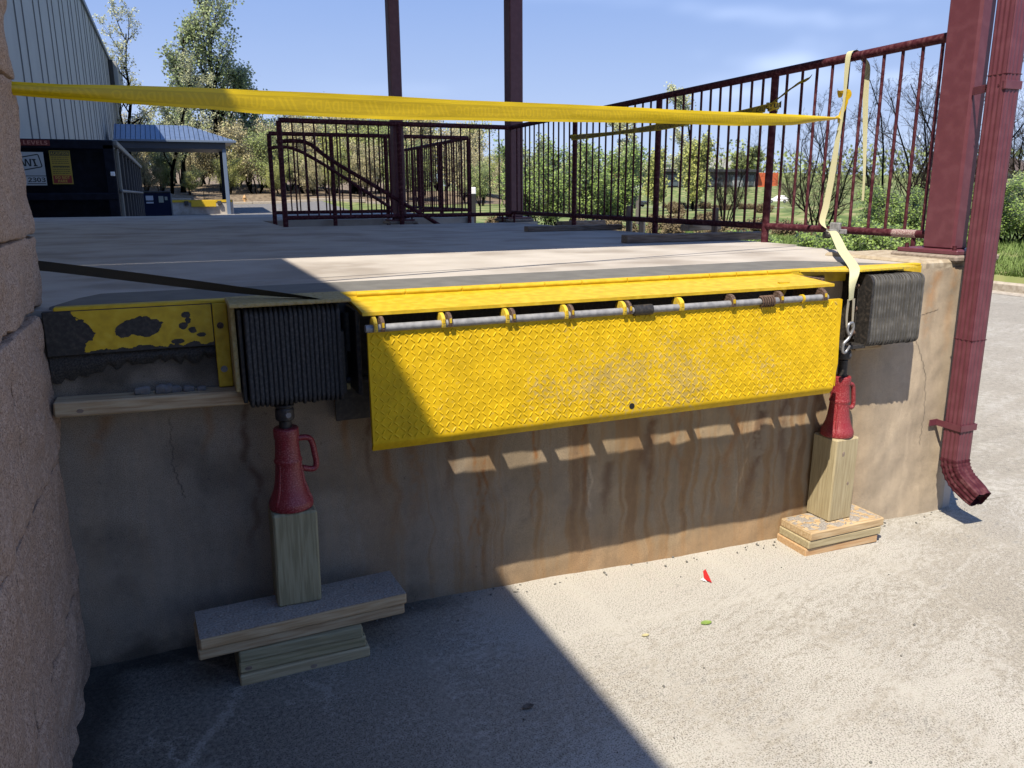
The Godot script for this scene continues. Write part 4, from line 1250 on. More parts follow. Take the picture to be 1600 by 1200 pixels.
	mb = MB.new(); mb.prism(PackedVector2Array([Vector2(0, 0), Vector2(0.05, 0), Vector2(0.028, -0.05)]), Vector3(2.56, -0.012, 0.2), Vector3(1, 0, 0), Vector3(0, 1, 0), Vector3(0, 0, 0.012)); obj("gusset", mb, M.yellow, t)
	# lip: sheet with a bent foot
	var lm := mat(Color.WHITE, 0.55, 0.0, 0.3)
	lm.albedo_texture = lip_picture()
	mb = MB.new(); mb.use_uv = true
	var prof := [Vector2(-0.4505, 0.284), Vector2(-0.434, 0.297), Vector2(-0.418, 0.3015), Vector2(-0.33, 0.3000), Vector2(-0.2, 0.297), Vector2(-0.0775, 0.293)]
	for face in 2:
		var rows := []; var uvs := []
		for p: Vector2 in prof:
			var line := PackedVector3Array(); var ul := PackedVector2Array()
			for i in 41:
				var xr := 2.795 if p.y > 0.303 or p.x > -0.3 else 2.783
				if p.x > -0.4 and p.x < -0.3: xr = 2.797
				var px := 0.961 + (xr - 0.961) * i / 40
				line.append(Vector3(px, p.x, p.y - 0.012 * face)); ul.append(Vector2(i / 40.0, (-0.0775 - p.x) / 0.373))
			rows.append(line); uvs.append(ul)
		mb.grid(rows, face == 1, uvs)
	mb.box(Vector3(1.833, 0.012, 0.011), Vector3(1.878, -0.0838, 0.2868)); mb.box(Vector3(0.003, 0.35, 0.012), Vector3(0.9615, -0.25, 0.2905)); mb.box(Vector3(0.003, 0.34, 0.012), Vector3(2.7945, -0.25, 0.2905))
	mb.box(Vector3(1.82, 0.003, 0.011), Vector3(1.872, -0.4495, 0.2785))
	var lip := obj("lip", mb, lm, t)
	lip.set_meta("label", "hanging yellow tread plate lip, paint scuffed off in the middle")
	mb = MB.new(); mb.use_uv = true
	for j in 17:
		for i in 90:
			var tilt := 0.96 if (i + j) % 2 == 0 else -0.72
			var c := Vector2(0.975 + i * 0.0206, -0.093 - j * 0.0197)
			if c.x > 2.785: continue
			if Vector2(c.x - 1.874, c.y + 0.401).length() < 0.016: continue
			var d := Vector2(cos(tilt), sin(tilt)); var e := Vector2(-d.y, d.x)
			var z := 0.293 + (0.0085 / 0.34) * clampf(-0.0775 - c.y, 0.0, 0.34) - 0.0003
			var w := rng.randf_range(0.92, 1.06)
			var P := func(s: float, k: float, hgt: float) -> Vector3:
				var q: Vector2 = c + d * s * w + e * k
				return Vector3(q.x, q.y, z + hgt)
			var ring: Array[Vector3] = [P.call(0.0120, 0, 0), P.call(0.0055, 0.0044, 0), P.call(-0.0055, 0.0044, 0), P.call(-0.0120, 0, 0), P.call(-0.0055, -0.0044, 0), P.call(0.0055, -0.0044, 0)]
			var r0: Vector3 = P.call(0.0062, 0, 0.0027); var r1: Vector3 = P.call(-0.0062, 0, 0.0027)
			var before := mb.v.size()
			mb.tri(ring[0], ring[1], r0); mb.quad(ring[1], ring[2], r1, r0); mb.tri(ring[2], ring[3], r1); mb.tri(ring[3], ring[4], r1); mb.quad(ring[4], ring[5], r0, r1); mb.tri(ring[5], ring[0], r0)
			var u := Vector2((c.x - 0.961) / 1.834, (-0.0775 - c.y) / 0.373)
			for k in range(before, mb.v.size()): mb.uv[k] = u
	stuff(obj("raised_tread", mb, lm, lip))
	mb = MB.new(); mb.tube(PackedVector3Array([Vector3(1.874, -0.401, 0.298), Vector3(1.874, -0.401, 0.3025)]), PackedFloat32Array([0.0105, 0.0105]), 20)
	obj("hole", mb, M.hole, lip)

func make_bumpers_and_jacks() -> void:
	# left bumper with its bracket
	var t := bumper("large black laminated bumper on the left of the leveler, in the shade", 0.622, 0.902, 0.0, -0.306, 0.075, 0.192, 20, M.rubber, M.black_steel, 61)
	var mb := MB.new(); mb.box(Vector3(0.352, 0.012, 0.195), Vector3(0.757, 0.012, 0.120), 0.003); obj("top_plate", mb, M.tan_plate, t)
	mb = MB.new(); mb.box(Vector3(0.014, 0.255, 0.13), Vector3(0.593, -0.130, 0.088), 0.003); obj("side_board", mb, M.tan_plate, t)
	mb = MB.new(); mb.box(Vector3(0.012, 0.285, 0.095), Vector3(0.611, -0.148, 0.115), 0.002); obj("end_angle", mb, M.black_steel, t)
	mb = MB.new(); mb.box(Vector3(0.012, 0.20, 0.12), Vector3(0.911, -0.19, 0.10), 0.002); obj("end_angle", mb, M.black_steel, t)
	mb = MB.new(); mb.box(Vector3(0.30, 0.29, 0.05), Vector3(0.76, -0.150, 0.045)); obj("backing", mb, M.black_steel, t)
	mb = MB.new(); mb.box(Vector3(0.026, 0.03, 0.02), Vector3(0.932, -0.285, 0.06)); obj("wood_wedge", mb, M.tan_plate, t)
	# right bumper
	t = bumper("ribbed grey black bumper on the right, sunlit, its bolted end plate showing", 3.104, 3.385, -0.016, -0.316, 0.03, 0.158, 18, M.rubber_worn, M.black_steel, 62)
	mb = MB.new()
	var pts := PackedVector2Array([Vector2(0.03, -0.318)])
	for k in 7: pts.append(Vector2(0.157 - 0.035 + cos(-PI / 2 + PI / 2 * k / 6) * 0.035, -0.318 + 0.035 + sin(-PI / 2 + PI / 2 * k / 6) * 0.035))
	for k in 7: pts.append(Vector2(0.157 - 0.035 + cos(PI / 2 * k / 6) * 0.035, -0.014 - 0.035 + sin(PI / 2 * k / 6) * 0.035))
	pts.append(Vector2(0.03, -0.014))
	mb.prism(pts, Vector3(3.090, 0, 0), Vector3(0, 0, 1), Vector3(0, 1, 0), Vector3(0.013, 0, 0))
	var ep := obj("end_plate", mb, M.black_steel, t)
	mb = MB.new(); mb.box(Vector3(0.008, 0.24, 0.055), Vector3(3.084, -0.17, 0.065), 0.002); obj("end_angle", mb, M.black_steel, t)
	for y: float in [-0.062, -0.160, -0.262]:
		mb = MB.new()
		mb.tube(PackedVector3Array([Vector3(3.082, y, 0.085), Vector3(3.072, y, 0.085)]), PackedFloat32Array([0.014, 0.013]), 6)
		mb.tube(PackedVector3Array([Vector3(3.074, y, 0.085), Vector3(3.060, y, 0.085)]), PackedFloat32Array([0.008, 0.008]), 10)
		obj("bolt", mb, M.rust, ep)
	mb = MB.new()
	mb.prism(PackedVector2Array([Vector2(2.83, 0.018), Vector2(3.06, 0.125), Vector2(3.40, 0.10), Vector2(3.40, 0.018)]), Vector3(0, 0.0, 0), Vector3(1, 0, 0), Vector3(0, 0, 1), Vector3(0, 0.008, 0)); obj("top_plate", mb, M.yellow_worn, t)
	mb = MB.new(); mb.box(Vector3(0.30, 0.29, 0.03), Vector3(3.23, -0.165, 0.018)); obj("backing", mb, M.black_steel, t)
	mb = MB.new(); mb.box(Vector3(0.03, 0.03, 0.02), Vector3(3.415, -0.252, 0.03), 0.002); obj("wood_wedge", mb, M.pine[0], t)
	mb = MB.new(); mb.box(Vector3(0.15, 0.026, 0.02), Vector3(3.24, -0.345, 0.018), 0.002); obj("wood_wedge", mb, M.pine[1], t)
	mb = MB.new(); mb.box(Vector3(0.11, 0.30, 0.02), Vector3(2.90, -0.17, 0.02), 0.002); obj("rusty_plate", mb, M.rust, t)
	mb = MB.new(); mb.box(Vector3(0.14, 0.016, 0.12), Vector3(3.03, -0.312, 0.082), 0.002); obj("jack_bearing_plate", mb, M.black_steel, t)
	# wood under the left edge plate
	var l := board("ledger_board", self, Vector3(0.535, 0.045, 0.085), turned(0.0, Vector3(0.358, -0.282, 0.048), 0.0, -1.6), M.pine[1])
	knot(l, Vector3(-0.20, -0.006, 0.0423), 0.0065)
	tag(l, "pale two by four fixed to the dock wall under the peeling yellow edge", "board")
	rng.seed = 71
	for q: Array in [[0.325, 0.020, "dark crumbled lump of concrete, leftmost on the ledge board"], [0.385, 0.022, "wide dark crumb of concrete in the middle of the ledge board"], [0.415, 0.017, "small grey crumb right of the wide one on the ledge board"], [0.455, 0.015, "thin dark crumb on the ledge board near the yellow plate"], [0.49, 0.012, "tiny crumb at the right end of the ledge board"]]:
		var rk := obj("rubble_piece", rock(Vector3(q[1] * 2.2, q[1] * 1.2, q[1] * 1.5), Vector3(q[0], -0.260 + q[1] * 0.5 - 0.028 * (q[0] - 0.358), 0.045), q[1] * 0.45, q[1] * 0.35, 0.006, noise(72, 0.35, 3)), M.asphalt)
		tag(rk, q[2], "rubble", "crumbs on the ledge board")
	# left jack: five boards, a post, the jack
	var y := -1.1485
	var lo := ["lowest treated board under the left jack, on the ground", "middle short treated board with a dark knot in the left stack", "third treated board up in the left stack, strongly grained"]
	for k in 3:
		var bd := board("cribbing_board", self, Vector3(0.405 - 0.012 * k, 0.0375, 0.184), turned(1.6 - 0.8 * k, Vector3(0.715 - 0.003 * k, y + 0.019, 0.206 - [0.0, 0.009, 0.004][k])), M.treated[[1, 2, 0][k]])
		if k < 2: knot(bd, Vector3([0.02, -0.17][k], -0.004, 0.0918), 0.0075)
		tag(bd, lo[k], "board", "boards stacked under the jacks"); y += 0.038
	for k in 2:
		var bd := board("cribbing_board", self, Vector3(0.642, 0.0375, 0.184), turned(2.8 + 0.4 * k, Vector3(0.722 + 0.006 * k, y + 0.019, 0.190 + 0.009 * k)), M.pine[[1, 0][k]])
		tag(bd, ["long pine board fourth up in the left stack, flush under the top one", "long dusty pine board on top of the left stack"][k], "board", "boards stacked under the jacks"); y += 0.038
		if k == 1:
			inst("dust", dust_mesh(0.640, 0.182, 81), M.dusty_top, bd, Transform3D(Basis.IDENTITY, Vector3(0, 0.0186, 0)))
	var p := board("timber_post", self, Vector3(0.312, 0.137, 0.137), Transform3D(Basis(Vector3(0.012, 1, 0.0), Vector3(-1, 0.012, 0), Vector3(0, 0, 1)).orthonormalized(), Vector3(0.722, y + 0.1565, 0.142)), M.treated[0], 0.006)
	tag(p, "greenish square timber post under the left jack, in the shade", "timber post", "posts carrying the jacks")
	jack("red screw jack under the left bumper, wholly in the shade", Vector3(0.722, y + 0.3125, 0.145), -0.306, 0.15, M.red_cast, M.black_steel)
	# right jack
	y = -1.2005
	for k in 3:
		var bd := board("cribbing_board", self, Vector3(0.405 + 0.008 * k, 0.0375, 0.184), turned([-0.6, 0.2, 0.8][k], Vector3(3.022 + 0.008 * k, y + 0.019, [0.104, 0.110, 0.112][k])), [M.pine[2], M.treated[1], M.pine[0]][k])
		tag(bd, ["reddish board at the bottom of the right stack", "knotty middle board of the right stack", "sunlit dusty top board of the right stack"][k], "board", "boards stacked under the jacks"); y += 0.038
		if k == 2: inst("dust", dust_mesh(0.405, 0.170, 82, 0.35), M.dusty_top, bd, Transform3D(Basis.IDENTITY, Vector3(-0.006, 0.0184, 0)))
	p = board("timber_post", self, Vector3(0.375, 0.133, 0.133), Transform3D(Basis(Vector3(0.01, 1, 0.01), Vector3(-1, 0.01, 0.05), Vector3(0.05, -0.01, 1)).orthonormalized(), Vector3(3.045, y + 0.188, 0.078)), M.treated[1], 0.006)
	knot(p, Vector3(0.12, 0.02, 0.0663), 0.008); knot(p, Vector3(-0.02, -0.025, 0.0663), 0.006)
	tag(p, "sunlit square timber post under the right jack", "timber post", "posts carrying the jacks")
	jack("dusty red screw jack under the right bumper, half in the sun", Vector3(3.045, y + 0.376, 0.082), -0.32, 0.1, M.red_cast, M.black_steel)

func knot(parent: Node3D, at: Vector3, r: float) -> void:
	# a knot in the front face of a board or post, given in the piece's own axes
	var mb := MB.new()
	mb.tube(PackedVector3Array([at, at + Vector3(0, 0, 0.0008)]), PackedFloat32Array([r, r * 0.9]), 12)
	mb.tube(PackedVector3Array([at + Vector3(0.001, 0, 0.0006), at + Vector3(0.001, 0, 0.0014)]), PackedFloat32Array([r * 0.55, r * 0.4]), 10)
	inst("knot", mb.mesh(), M.old_wood[0], parent, Transform3D(Basis.IDENTITY.scaled(Vector3(1.5, 1, 1)), Vector3(-at.x * 0.5, 0, 0)))

func dust_mesh(w: float, d: float, sd: int, gaps := 0.0) -> ArrayMesh:
	var mb := MB.new()
	var f := noise(sd, 8.0, 3)
	var rows := []
	for j in 31:
		var line := PackedVector3Array()
		for i in 91:
			var x := w * (i / 90.0 - 0.5); var z := d * (0.5 - j / 30.0)
			var edge := minf(minf(i, 90 - i) / 4.0, minf(j, 30 - j) / 4.0)
			var k := f.get_noise_2d(x * 2.2, z * 2.2)
			line.append(Vector3(x, (0.0018 + 0.0022 * k - 0.004 * gaps * (1.0 if k < 0.1 else -0.3)) * minf(edge + 0.3, 1.0), z))
		rows.append(line)
	mb.grid(rows)
	var r := RandomNumberGenerator.new(); r.seed = sd
	for k in 110:
		var q := r.randf_range(0.0015, 0.0055)
		mb.box(Vector3(q * 1.4, q, q), Vector3.ZERO, q * 0.2, Transform3D(Basis(Vector3.UP, r.randf() * 3.0), Vector3(w * (r.randf() - 0.5) * 0.94, 0.001 + q * 0.3, d * (r.randf() - 0.5) * 0.9)))
	return mb.mesh()

func make_downspout() -> void:
	var t := thing("downspout", "ribbed maroon downspout at the right corner of the dock, kicked out at its foot", "downspout", Vector3(3.785, -1.1, 0.095))
	var ring := PackedVector2Array()
	var hx := 0.0455; var hz := 0.0455
	for side in 4:
		for k in 24:
			var u := -1.0 + 2.0 * k / 24.0
			var g := 0.0013 * (1.0 if (k / 3) % 2 == 0 else -1.0) if k > 3 and k < 21 else 0.0
			var rr := 0.006 * pow(maxf(absf(u) - 0.86, 0.0) / 0.14, 2.0)
			var p := Vector2(u * hx, hz + g - rr)
			ring.append(p.rotated(-PI / 2 * side))
	ring.append(ring[0])
	var centre: Array = []
	for k in 41: centre.append([Vector3(3.785, 3.75 - 4.655 * k / 40.0, 0.095), 0.0, 1.0])
	var ang := 0.0; var p := Vector3(3.785, -0.905, 0.095)
	for k in 18:
		ang = 1.05 * (k + 1) / 18.0
		p += Vector3(0.02 * sin(ang), -cos(ang), sin(ang)) * 0.0082
		centre.append([p, ang, 1.045 if k % 3 == 1 else 0.985])
	for k in 5:
		p += Vector3(0.02, -cos(ang), sin(ang)) * 0.018
		centre.append([p, ang, 1.0])
	var mb := MB.new()
	var mk := func(from: int, to: int, shrink: float, flip: bool, b: MB) -> void:
		var rows := []
		for i in range(to - 1, from - 1, -1):
			var c: Array = centre[i]
			var line := PackedVector3Array()
			var zz := Vector3(0, sin(c[1]), cos(c[1]))
			for q in ring:
				var last := i > 58
				var sq := 1.0 - (0.13 * (i - 58) / 5.0 if last else 0.0)
				var wob := 0.004 * sin(q.x * 120.0 + i) if i > 61 else 0.0
				line.append(c[0] + Vector3(q.x, 0, 0) * c[2] * shrink + zz * ((q.y * sq + wob) * c[2] * shrink))
			rows.append(line)
		b.grid(rows, flip)
	mk.call(0, 42, 1.0, true, mb)
	obj("pipe", mb, M.maroon, t)
	mb = MB.new()
	mk.call(41, centre.size(), 1.015, true, mb)
	mk.call(50, centre.size(), 0.97, false, mb)
	var elbow := obj("elbow", mb, M.maroon_rail, t)
	mb = MB.new()
	var pe: Vector3 = centre[60][0]
	mb.box(Vector3(0.080, 0.075, 0.004), Vector3.ZERO, 0.0, Transform3D(Basis(Vector3.RIGHT, -ang + PI * 0.0), pe))
	obj("dark_inside", mb, M.hole, elbow)
	for y: float in [-0.34, 0.80]:
		mb = MB.new(); mb.box(Vector3(0.0945, 0.004, 0.0945), Vector3(3.785, y, 0.095), 0.001); obj("seam", mb, M.maroon_rail, t)
	# upper bracket to the column
	mb = MB.new()
	var a := Vector3(3.824, 0.755, -0.078); var b := Vector3(3.734, 0.755, 0.142)
	var d := (b - a); var yaw := atan2(-d.z, d.x)
	mb.box(Vector3(d.length(), 0.034, 0.005), Vector3.ZERO, 0.001, Transform3D(Basis(Vector3.UP, yaw), (a + b) / 2))
	mb.box(Vector3(0.10, 0.034, 0.004), Vector3(3.784, 0.755, 0.1445), 0.001)
	var br := obj("bracket", mb, M.maroon, t)
	for f: float in [0.45, 0.85]:
		mb = MB.new(); var c := a + d * f; mb.tube(PackedVector3Array([c, c + Vector3(-0.009, 0, -0.002)]), PackedFloat32Array([0.0065, 0.006]), 8); obj("rivet", mb, M.maroon_rail, br)
	mb = MB.new()
	for q: Array in [[Vector3(0.104, 0.03, 0.003), Vector3(3.785, -0.752, 0.1455)], [Vector3(0.003, 0.03, 0.135), Vector3(3.7345, -0.752, 0.078)], [Vector3(0.003, 0.03, 0.135), Vector3(3.8355, -0.752, 0.078)]]: mb.box(q[0], q[1], 0.0)
	mb.box(Vector3(0.05, 0.03, 0.004), Vector3(3.715, -0.752, 0.012), 0.0)
	mb.box(Vector3(0.032, 0.03, 0.003), Vector3(3.850, -0.752, 0.1)); 
	obj("band", mb, M.maroon, t)

func make_straps_and_tape() -> void:
	# barrier tape, measured along its run: share of the run, top, bottom
	var A := Vector3(0.09, 0, -0.05); var B := Vector3(4.0, 0, -1.03)
	var meas: Array = [[-0.012, 0.628, 0.598], [0.002, 0.630, 0.593], [0.03, 0.631, 0.591], [0.06, 0.638, 0.589], [0.109, 0.646, 0.586], [0.133, 0.649, 0.585], [0.168, 0.652, 0.579], [0.209, 0.657, 0.581], [0.285, 0.664, 0.583], [0.358, 0.668, 0.594], [0.436, 0.677, 0.604], [0.513, 0.685, 0.615], [0.596, 0.693, 0.627], [0.674, 0.698, 0.635], [0.768, 0.709, 0.643], [0.886, 0.721, 0.666], [0.944, 0.725, 0.696], [0.983, 0.726, 0.713]]
	var tm := mat(Color.WHITE, 0.35)
	tm.albedo_texture = tape_picture(true); tm.backlight_enabled = true; tm.backlight = Color(0.75, 0.75, 0.75)
	tm.heightmap_enabled = true; tm.heightmap_scale = 0.05
	var hn := noise(601, 0.02, 4)
	var him := Image.create(512, 64, false, Image.FORMAT_L8)
	for x in 512:
		for y in 64:
			var v := 0.5 + 0.5 * hn.get_noise_2d(x * 0.25, y * 5.0) + 0.15 * hn.get_noise_2d(x * 3.0, y * 2.0 + 300)
			him.set_pixel(x, y, Color(v, v, v))
	tm.heightmap_texture = tex(him)
	var t := thing("barrier_tape", "bright yellow caution tape stretched from the stone pier to the side railing", "barrier tape", Vector3(2.0, 0.65, -0.5))
	var mb := MB.new(); mb.use_uv = true
	var rows := [[], [], [], [], [], [], []]; var uvs := [[], [], [], [], [], [], []]
	var fold := noise(602, 0.9, 3)
	var seg_n := 170
	var prev := 0
	for i in seg_n + 1:
		var s := lerpf(-0.012, 0.983, float(i) / seg_n)
		while prev < meas.size() - 2 and s > float(meas[prev + 1][0]): prev += 1
		var a: Array = meas[prev]; var b: Array = meas[prev + 1]
		var f := clampf((s - a[0]) / (b[0] - a[0]), 0, 1)
		var top := lerpf(a[1], b[1], f); var bot := lerpf(a[2], b[2], f)
		for k in 7:
			var v := k / 6.0
			var w := (0.076 - (top - bot)) * 0.5
			var p := A.lerp(B, s) + Vector3(0, lerpf(bot, top, v), 0)
			var bulge := w * sin(PI * v) * 0.8 + 0.002 * fold.get_noise_2d(s * 9.0, v * 3.0) + 0.0015 * fold.get_noise_2d(s * 2.0, v * 14.0)
			p += Vector3(0.24, 0, 0.97) * bulge
			rows[k].append(p); uvs[k].append(Vector2((s - 0.06) * 4.031 / 0.6 + 0.03, 1.0 - v))
	var prows := []; var puv := []
	for k in 7: prows.append(PackedVector3Array(rows[k])); puv.append(PackedVector2Array(uvs[k]))
	mb.grid(prows, false, puv)
	obj("tape_run", mb, tm, t)
	mb = MB.new()
	var path := smooth_path(PackedVector3Array([Vector3(3.925, 0.719, -1.010), Vector3(3.965, 0.722, -1.028), Vector3(3.982, 0.752, -1.018), Vector3(3.985, 0.80, -1.0), Vector3(3.988, 0.842, -0.985), Vector3(3.982, 0.868, -1.0), Vector3(3.975, 0.866, -1.035), Vector3(3.99, 0.835, -1.05)]), 5)
	var half := PackedVector3Array()
	for i in path.size(): half.append(Vector3(0.2, 0.5 * cos(i * 0.5), 1).normalized() * lerpf(0.008, 0.021, absf(sin(i * 0.35 + 0.3))))
	ribbon(mb, path, half)
	mb.tube(PackedVector3Array([Vector3(3.99, 0.70, -1.03), Vector3(3.985, 0.735, -1.032)]), PackedFloat32Array([0.016, 0.015]), 10)
	obj("tape_knot", mb, M.yellow, t)
	# second tape, black and yellow, tied between posts of the side railing
	var bm := mat(Color.WHITE, 0.5); bm.albedo_texture = tape_picture(false)
	t = thing("barrier_tape", "black printed caution tape twisted along the inside of the side railing", "barrier tape", Vector3(4.0, 0.82, -3.0))
	mb = MB.new(); mb.use_uv = true
	var p0 := Vector3(4.045, 0.832, -4.47); var p1 := Vector3(3.99, 0.835, -1.66)
	var mid := PackedVector3Array(); half = PackedVector3Array()
	for i in 61:
		var s := i / 60.0
		mid.append(p0.lerp(p1, s) + Vector3(-0.012, -0.02 * sin(PI * s), 0))
		var an := 0.35 * sin(s * 9.0) + 0.5 * sin(s * 3.0)
		half.append(Vector3(sin(an), cos(an), 0) * lerpf(0.018, 0.026, 0.5 + 0.5 * sin(s * 14.0)))
	ribbon(mb, mid, half, 0.0, 0.6)
	obj("tape_run", mb, bm, t)
	mb = MB.new(); mb.use_uv = true
	for q: Array in [[4.068, 0.832, -4.49], [4.0245, 0.84, -1.647]]:
		var loop := PackedVector3Array(); var hh := PackedVector3Array()
		for k in 26:
			var an := TAU * k / 12.0
			loop.append(Vector3(q[0] + cos(an) * (0.027 + 0.0008 * k), q[1] + 0.0012 * k - 0.012, q[2] + sin(an) * (0.027 + 0.0008 * k))); hh.append(Vector3(0, 0.016 + 0.006 * sin(k * 1.3), 0))
		ribbon(mb, loop, hh, 0.2, 0.6)
	mid = smooth_path(PackedVector3Array([Vector3(3.995, 0.845, -1.66), Vector3(3.985, 0.90, -1.52), Vector3(3.99, 0.95, -1.40), Vector3(4.0, 0.968, -1.33), Vector3(4.0, 0.985, -1.30)]), 5)
	half = PackedVector3Array()
	for i in mid.size(): half.append(Vector3(0.3, 0.8, 0.3).normalized() * lerpf(0.008, 0.013, absf(sin(i * 0.8))))
	ribbon(mb, mid, half, 0.0, 0.6)
	obj("tape_tie", mb, bm, t)
	# cream ratchet strap hanging from the railing to a hook by the right bumper
	t = thing("ratchet_strap", "cream webbing strap from the railing down to a hook beside the right bumper", "strap", Vector3(3.9, 0.3, -0.9))
	mb = MB.new()
	var pts := PackedVector3Array([Vector3(4.045, 1.03, -0.995), Vector3(4.03, 1.068, -0.995), Vector3(4.005, 1.076, -0.998), Vector3(3.978, 1.055, -1.0), Vector3(3.972, 0.96, -1.0), Vector3(3.972, 0.80, -1.0), Vector3(3.97, 0.62, -1.02), Vector3(3.965, 0.42, -1.035), Vector3(3.955, 0.25, -1.05), Vector3(3.935, 0.155, -1.05), Vector3(3.90, 0.118, -0.98), Vector3(3.85, 0.112, -0.90)])
	var hw: Array[float] = [0.019, 0.019, 0.019, 0.018, 0.014, 0.008, 0.016, 0.022, 0.023, 0.023, 0.021, 0.018]
	var sm := smooth_path(pts, 5); half = PackedVector3Array()
	for i in sm.size():
		var k := mini(i / 5, 10); var w := lerpf(hw[k], hw[k + 1], (i % 5) / 5.0)
		var tw := sstep(0.75, 1.0, float(i) / (sm.size() - 1))
		half.append(-(Vector3(-0.1, 0, -1).lerp(Vector3(0.45, 0.3, -0.8), tw).normalized()) * w)
	ribbon(mb, sm, half)
	obj("webbing", mb, M.strap, t)
	mb = MB.new()
	sm = smooth_path(PackedVector3Array([Vector3(3.90, 0.10, -0.97), Vector3(3.78, 0.108, -0.80), Vector3(3.58, 0.085, -0.56), Vector3(3.32, 0.050, -0.25), Vector3(3.08, 0.022, 0.05), Vector3(2.995, 0.004, 0.148), Vector3(2.962, -0.05, 0.175), Vector3(2.958, -0.105, 0.18)]), 6); half = PackedVector3Array()
	for i in sm.size():
		var f := float(i) / (sm.size() - 1)
		var dir := Vector3(0.75, 0.12, 0.64).lerp(Vector3(0.95, 0.05, -0.30), sstep(0.6, 0.95, f)).normalized()
		half.append(dir * lerpf(lerpf(0.017, 0.024, sin(PI * f)), 0.019, f))
	ribbon(mb, sm, half)
	obj("webbing", mb, M.strap, t)
	for e in 2:
		mb = MB.new()
		sm = smooth_path(PackedVector3Array([Vector3(2.944 + 0.026 * e, -0.100, 0.182), Vector3(2.940 + 0.032 * e, -0.16, 0.183), Vector3(2.945 + 0.026 * e, -0.205, 0.182 + 0.004 * e), Vector3(2.952 + 0.022 * e, -0.232 + 0.014 * e, 0.182)]), 5); half = PackedVector3Array()
		for i in sm.size(): half.append(Vector3(0.9, 0, -0.4).normalized() * lerpf(0.013, 0.006, float(i) / (sm.size() - 1)))
		ribbon(mb, sm, half)
		obj("sewn_end", mb, surf(610 + e, lin(0.40, 0.33, 0.24), lin(0.54, 0.48, 0.34), lin(0.62, 0.57, 0.40), Vector3.ONE * 0.05, 0.05, 0.9), t)
	# ratchet at the lower rail
	mb = MB.new()
	mb.box(Vector3(0.02, 0.045, 0.075), Vector3(3.975, 0.125, -0.985), 0.004); mb.rod(Vector3(3.96, 0.10, -1.03), Vector3(3.96, 0.10, -0.95), 0.010, 10); mb.box(Vector3(0.012, 0.028, 0.10), Vector3(3.982, 0.098, -0.955), 0.003)
	obj("ratchet", mb, M.zinc, t)
	mb = MB.new(); mb.box(Vector3(0.03, 0.035, 0.06), Vector3(3.95, 0.075, -1.02), 0.01); obj("ratchet_grip", mb, M.black_steel, t)
	# hook
	mb = MB.new()
	var hk := PackedVector3Array([Vector3(2.965, -0.250, 0.18), Vector3(2.948, -0.225, 0.184), Vector3(2.952, -0.203, 0.185), Vector3(2.972, -0.198, 0.184), Vector3(2.980, -0.222, 0.182), Vector3(2.962, -0.262, 0.180), Vector3(2.940, -0.285, 0.178), Vector3(2.946, -0.318, 0.172), Vector3(2.968, -0.322, 0.166), Vector3(2.984, -0.295, 0.168)])
	sm = smooth_path(hk, 4)
	mb.tube(sm, PackedFloat32Array(range(sm.size()).map(func(_i: int) -> float: return 0.0062)), 8)
	obj("hook", mb, M.steel, t)
	# tail of the strap hanging outside the railing
	mb = MB.new()
	sm = smooth_path(PackedVector3Array([Vector3(4.045, 1.03, -0.96), Vector3(4.05, 0.98, -0.93), Vector3(4.05, 0.85, -0.925), Vector3(4.05, 0.60, -0.90), Vector3(4.048, 0.42, -0.88), Vector3(4.05, 0.27, -0.875)]), 6); half = PackedVector3Array()
	for i in sm.size():
		var f := float(i) / (sm.size() - 1)
		half.append(Vector3(0.15, 0, 1).normalized() * lerpf(0.018, 0.007, sstep(0.35, 0.9, f)))
	ribbon(mb, sm, half)
	obj("strap_tail", mb, M.strap, t)
	# dark strap on the left
	t = thing("flat_strap", "dark flat strap running from behind the stone pier to the left bumper", "strap", Vector3(0.5, 0.08, 0.0))
	mb = MB.new()
	sm = smooth_path(PackedVector3Array([Vector3(0.02, 0.118, -0.225), Vector3(0.09, 0.112, -0.20), Vector3(0.35, 0.079, -0.06), Vector3(0.62, 0.043, 0.08), Vector3(0.80, 0.0225, 0.175), Vector3(0.86, 0.014, 0.205)]), 5); half = PackedVector3Array()
	for i in sm.size():
		var f := float(i) / (sm.size() - 1)
		half.append(Vector3(0, 1, 0.35).lerp(Vector3(-0.45, 0.12, 0.9), sstep(0.35, 1.0, f)).normalized() * lerpf(0.017, 0.013, f))
	ribbon(mb, sm, half)
	obj("webbing", mb, M.dark_strap, t)

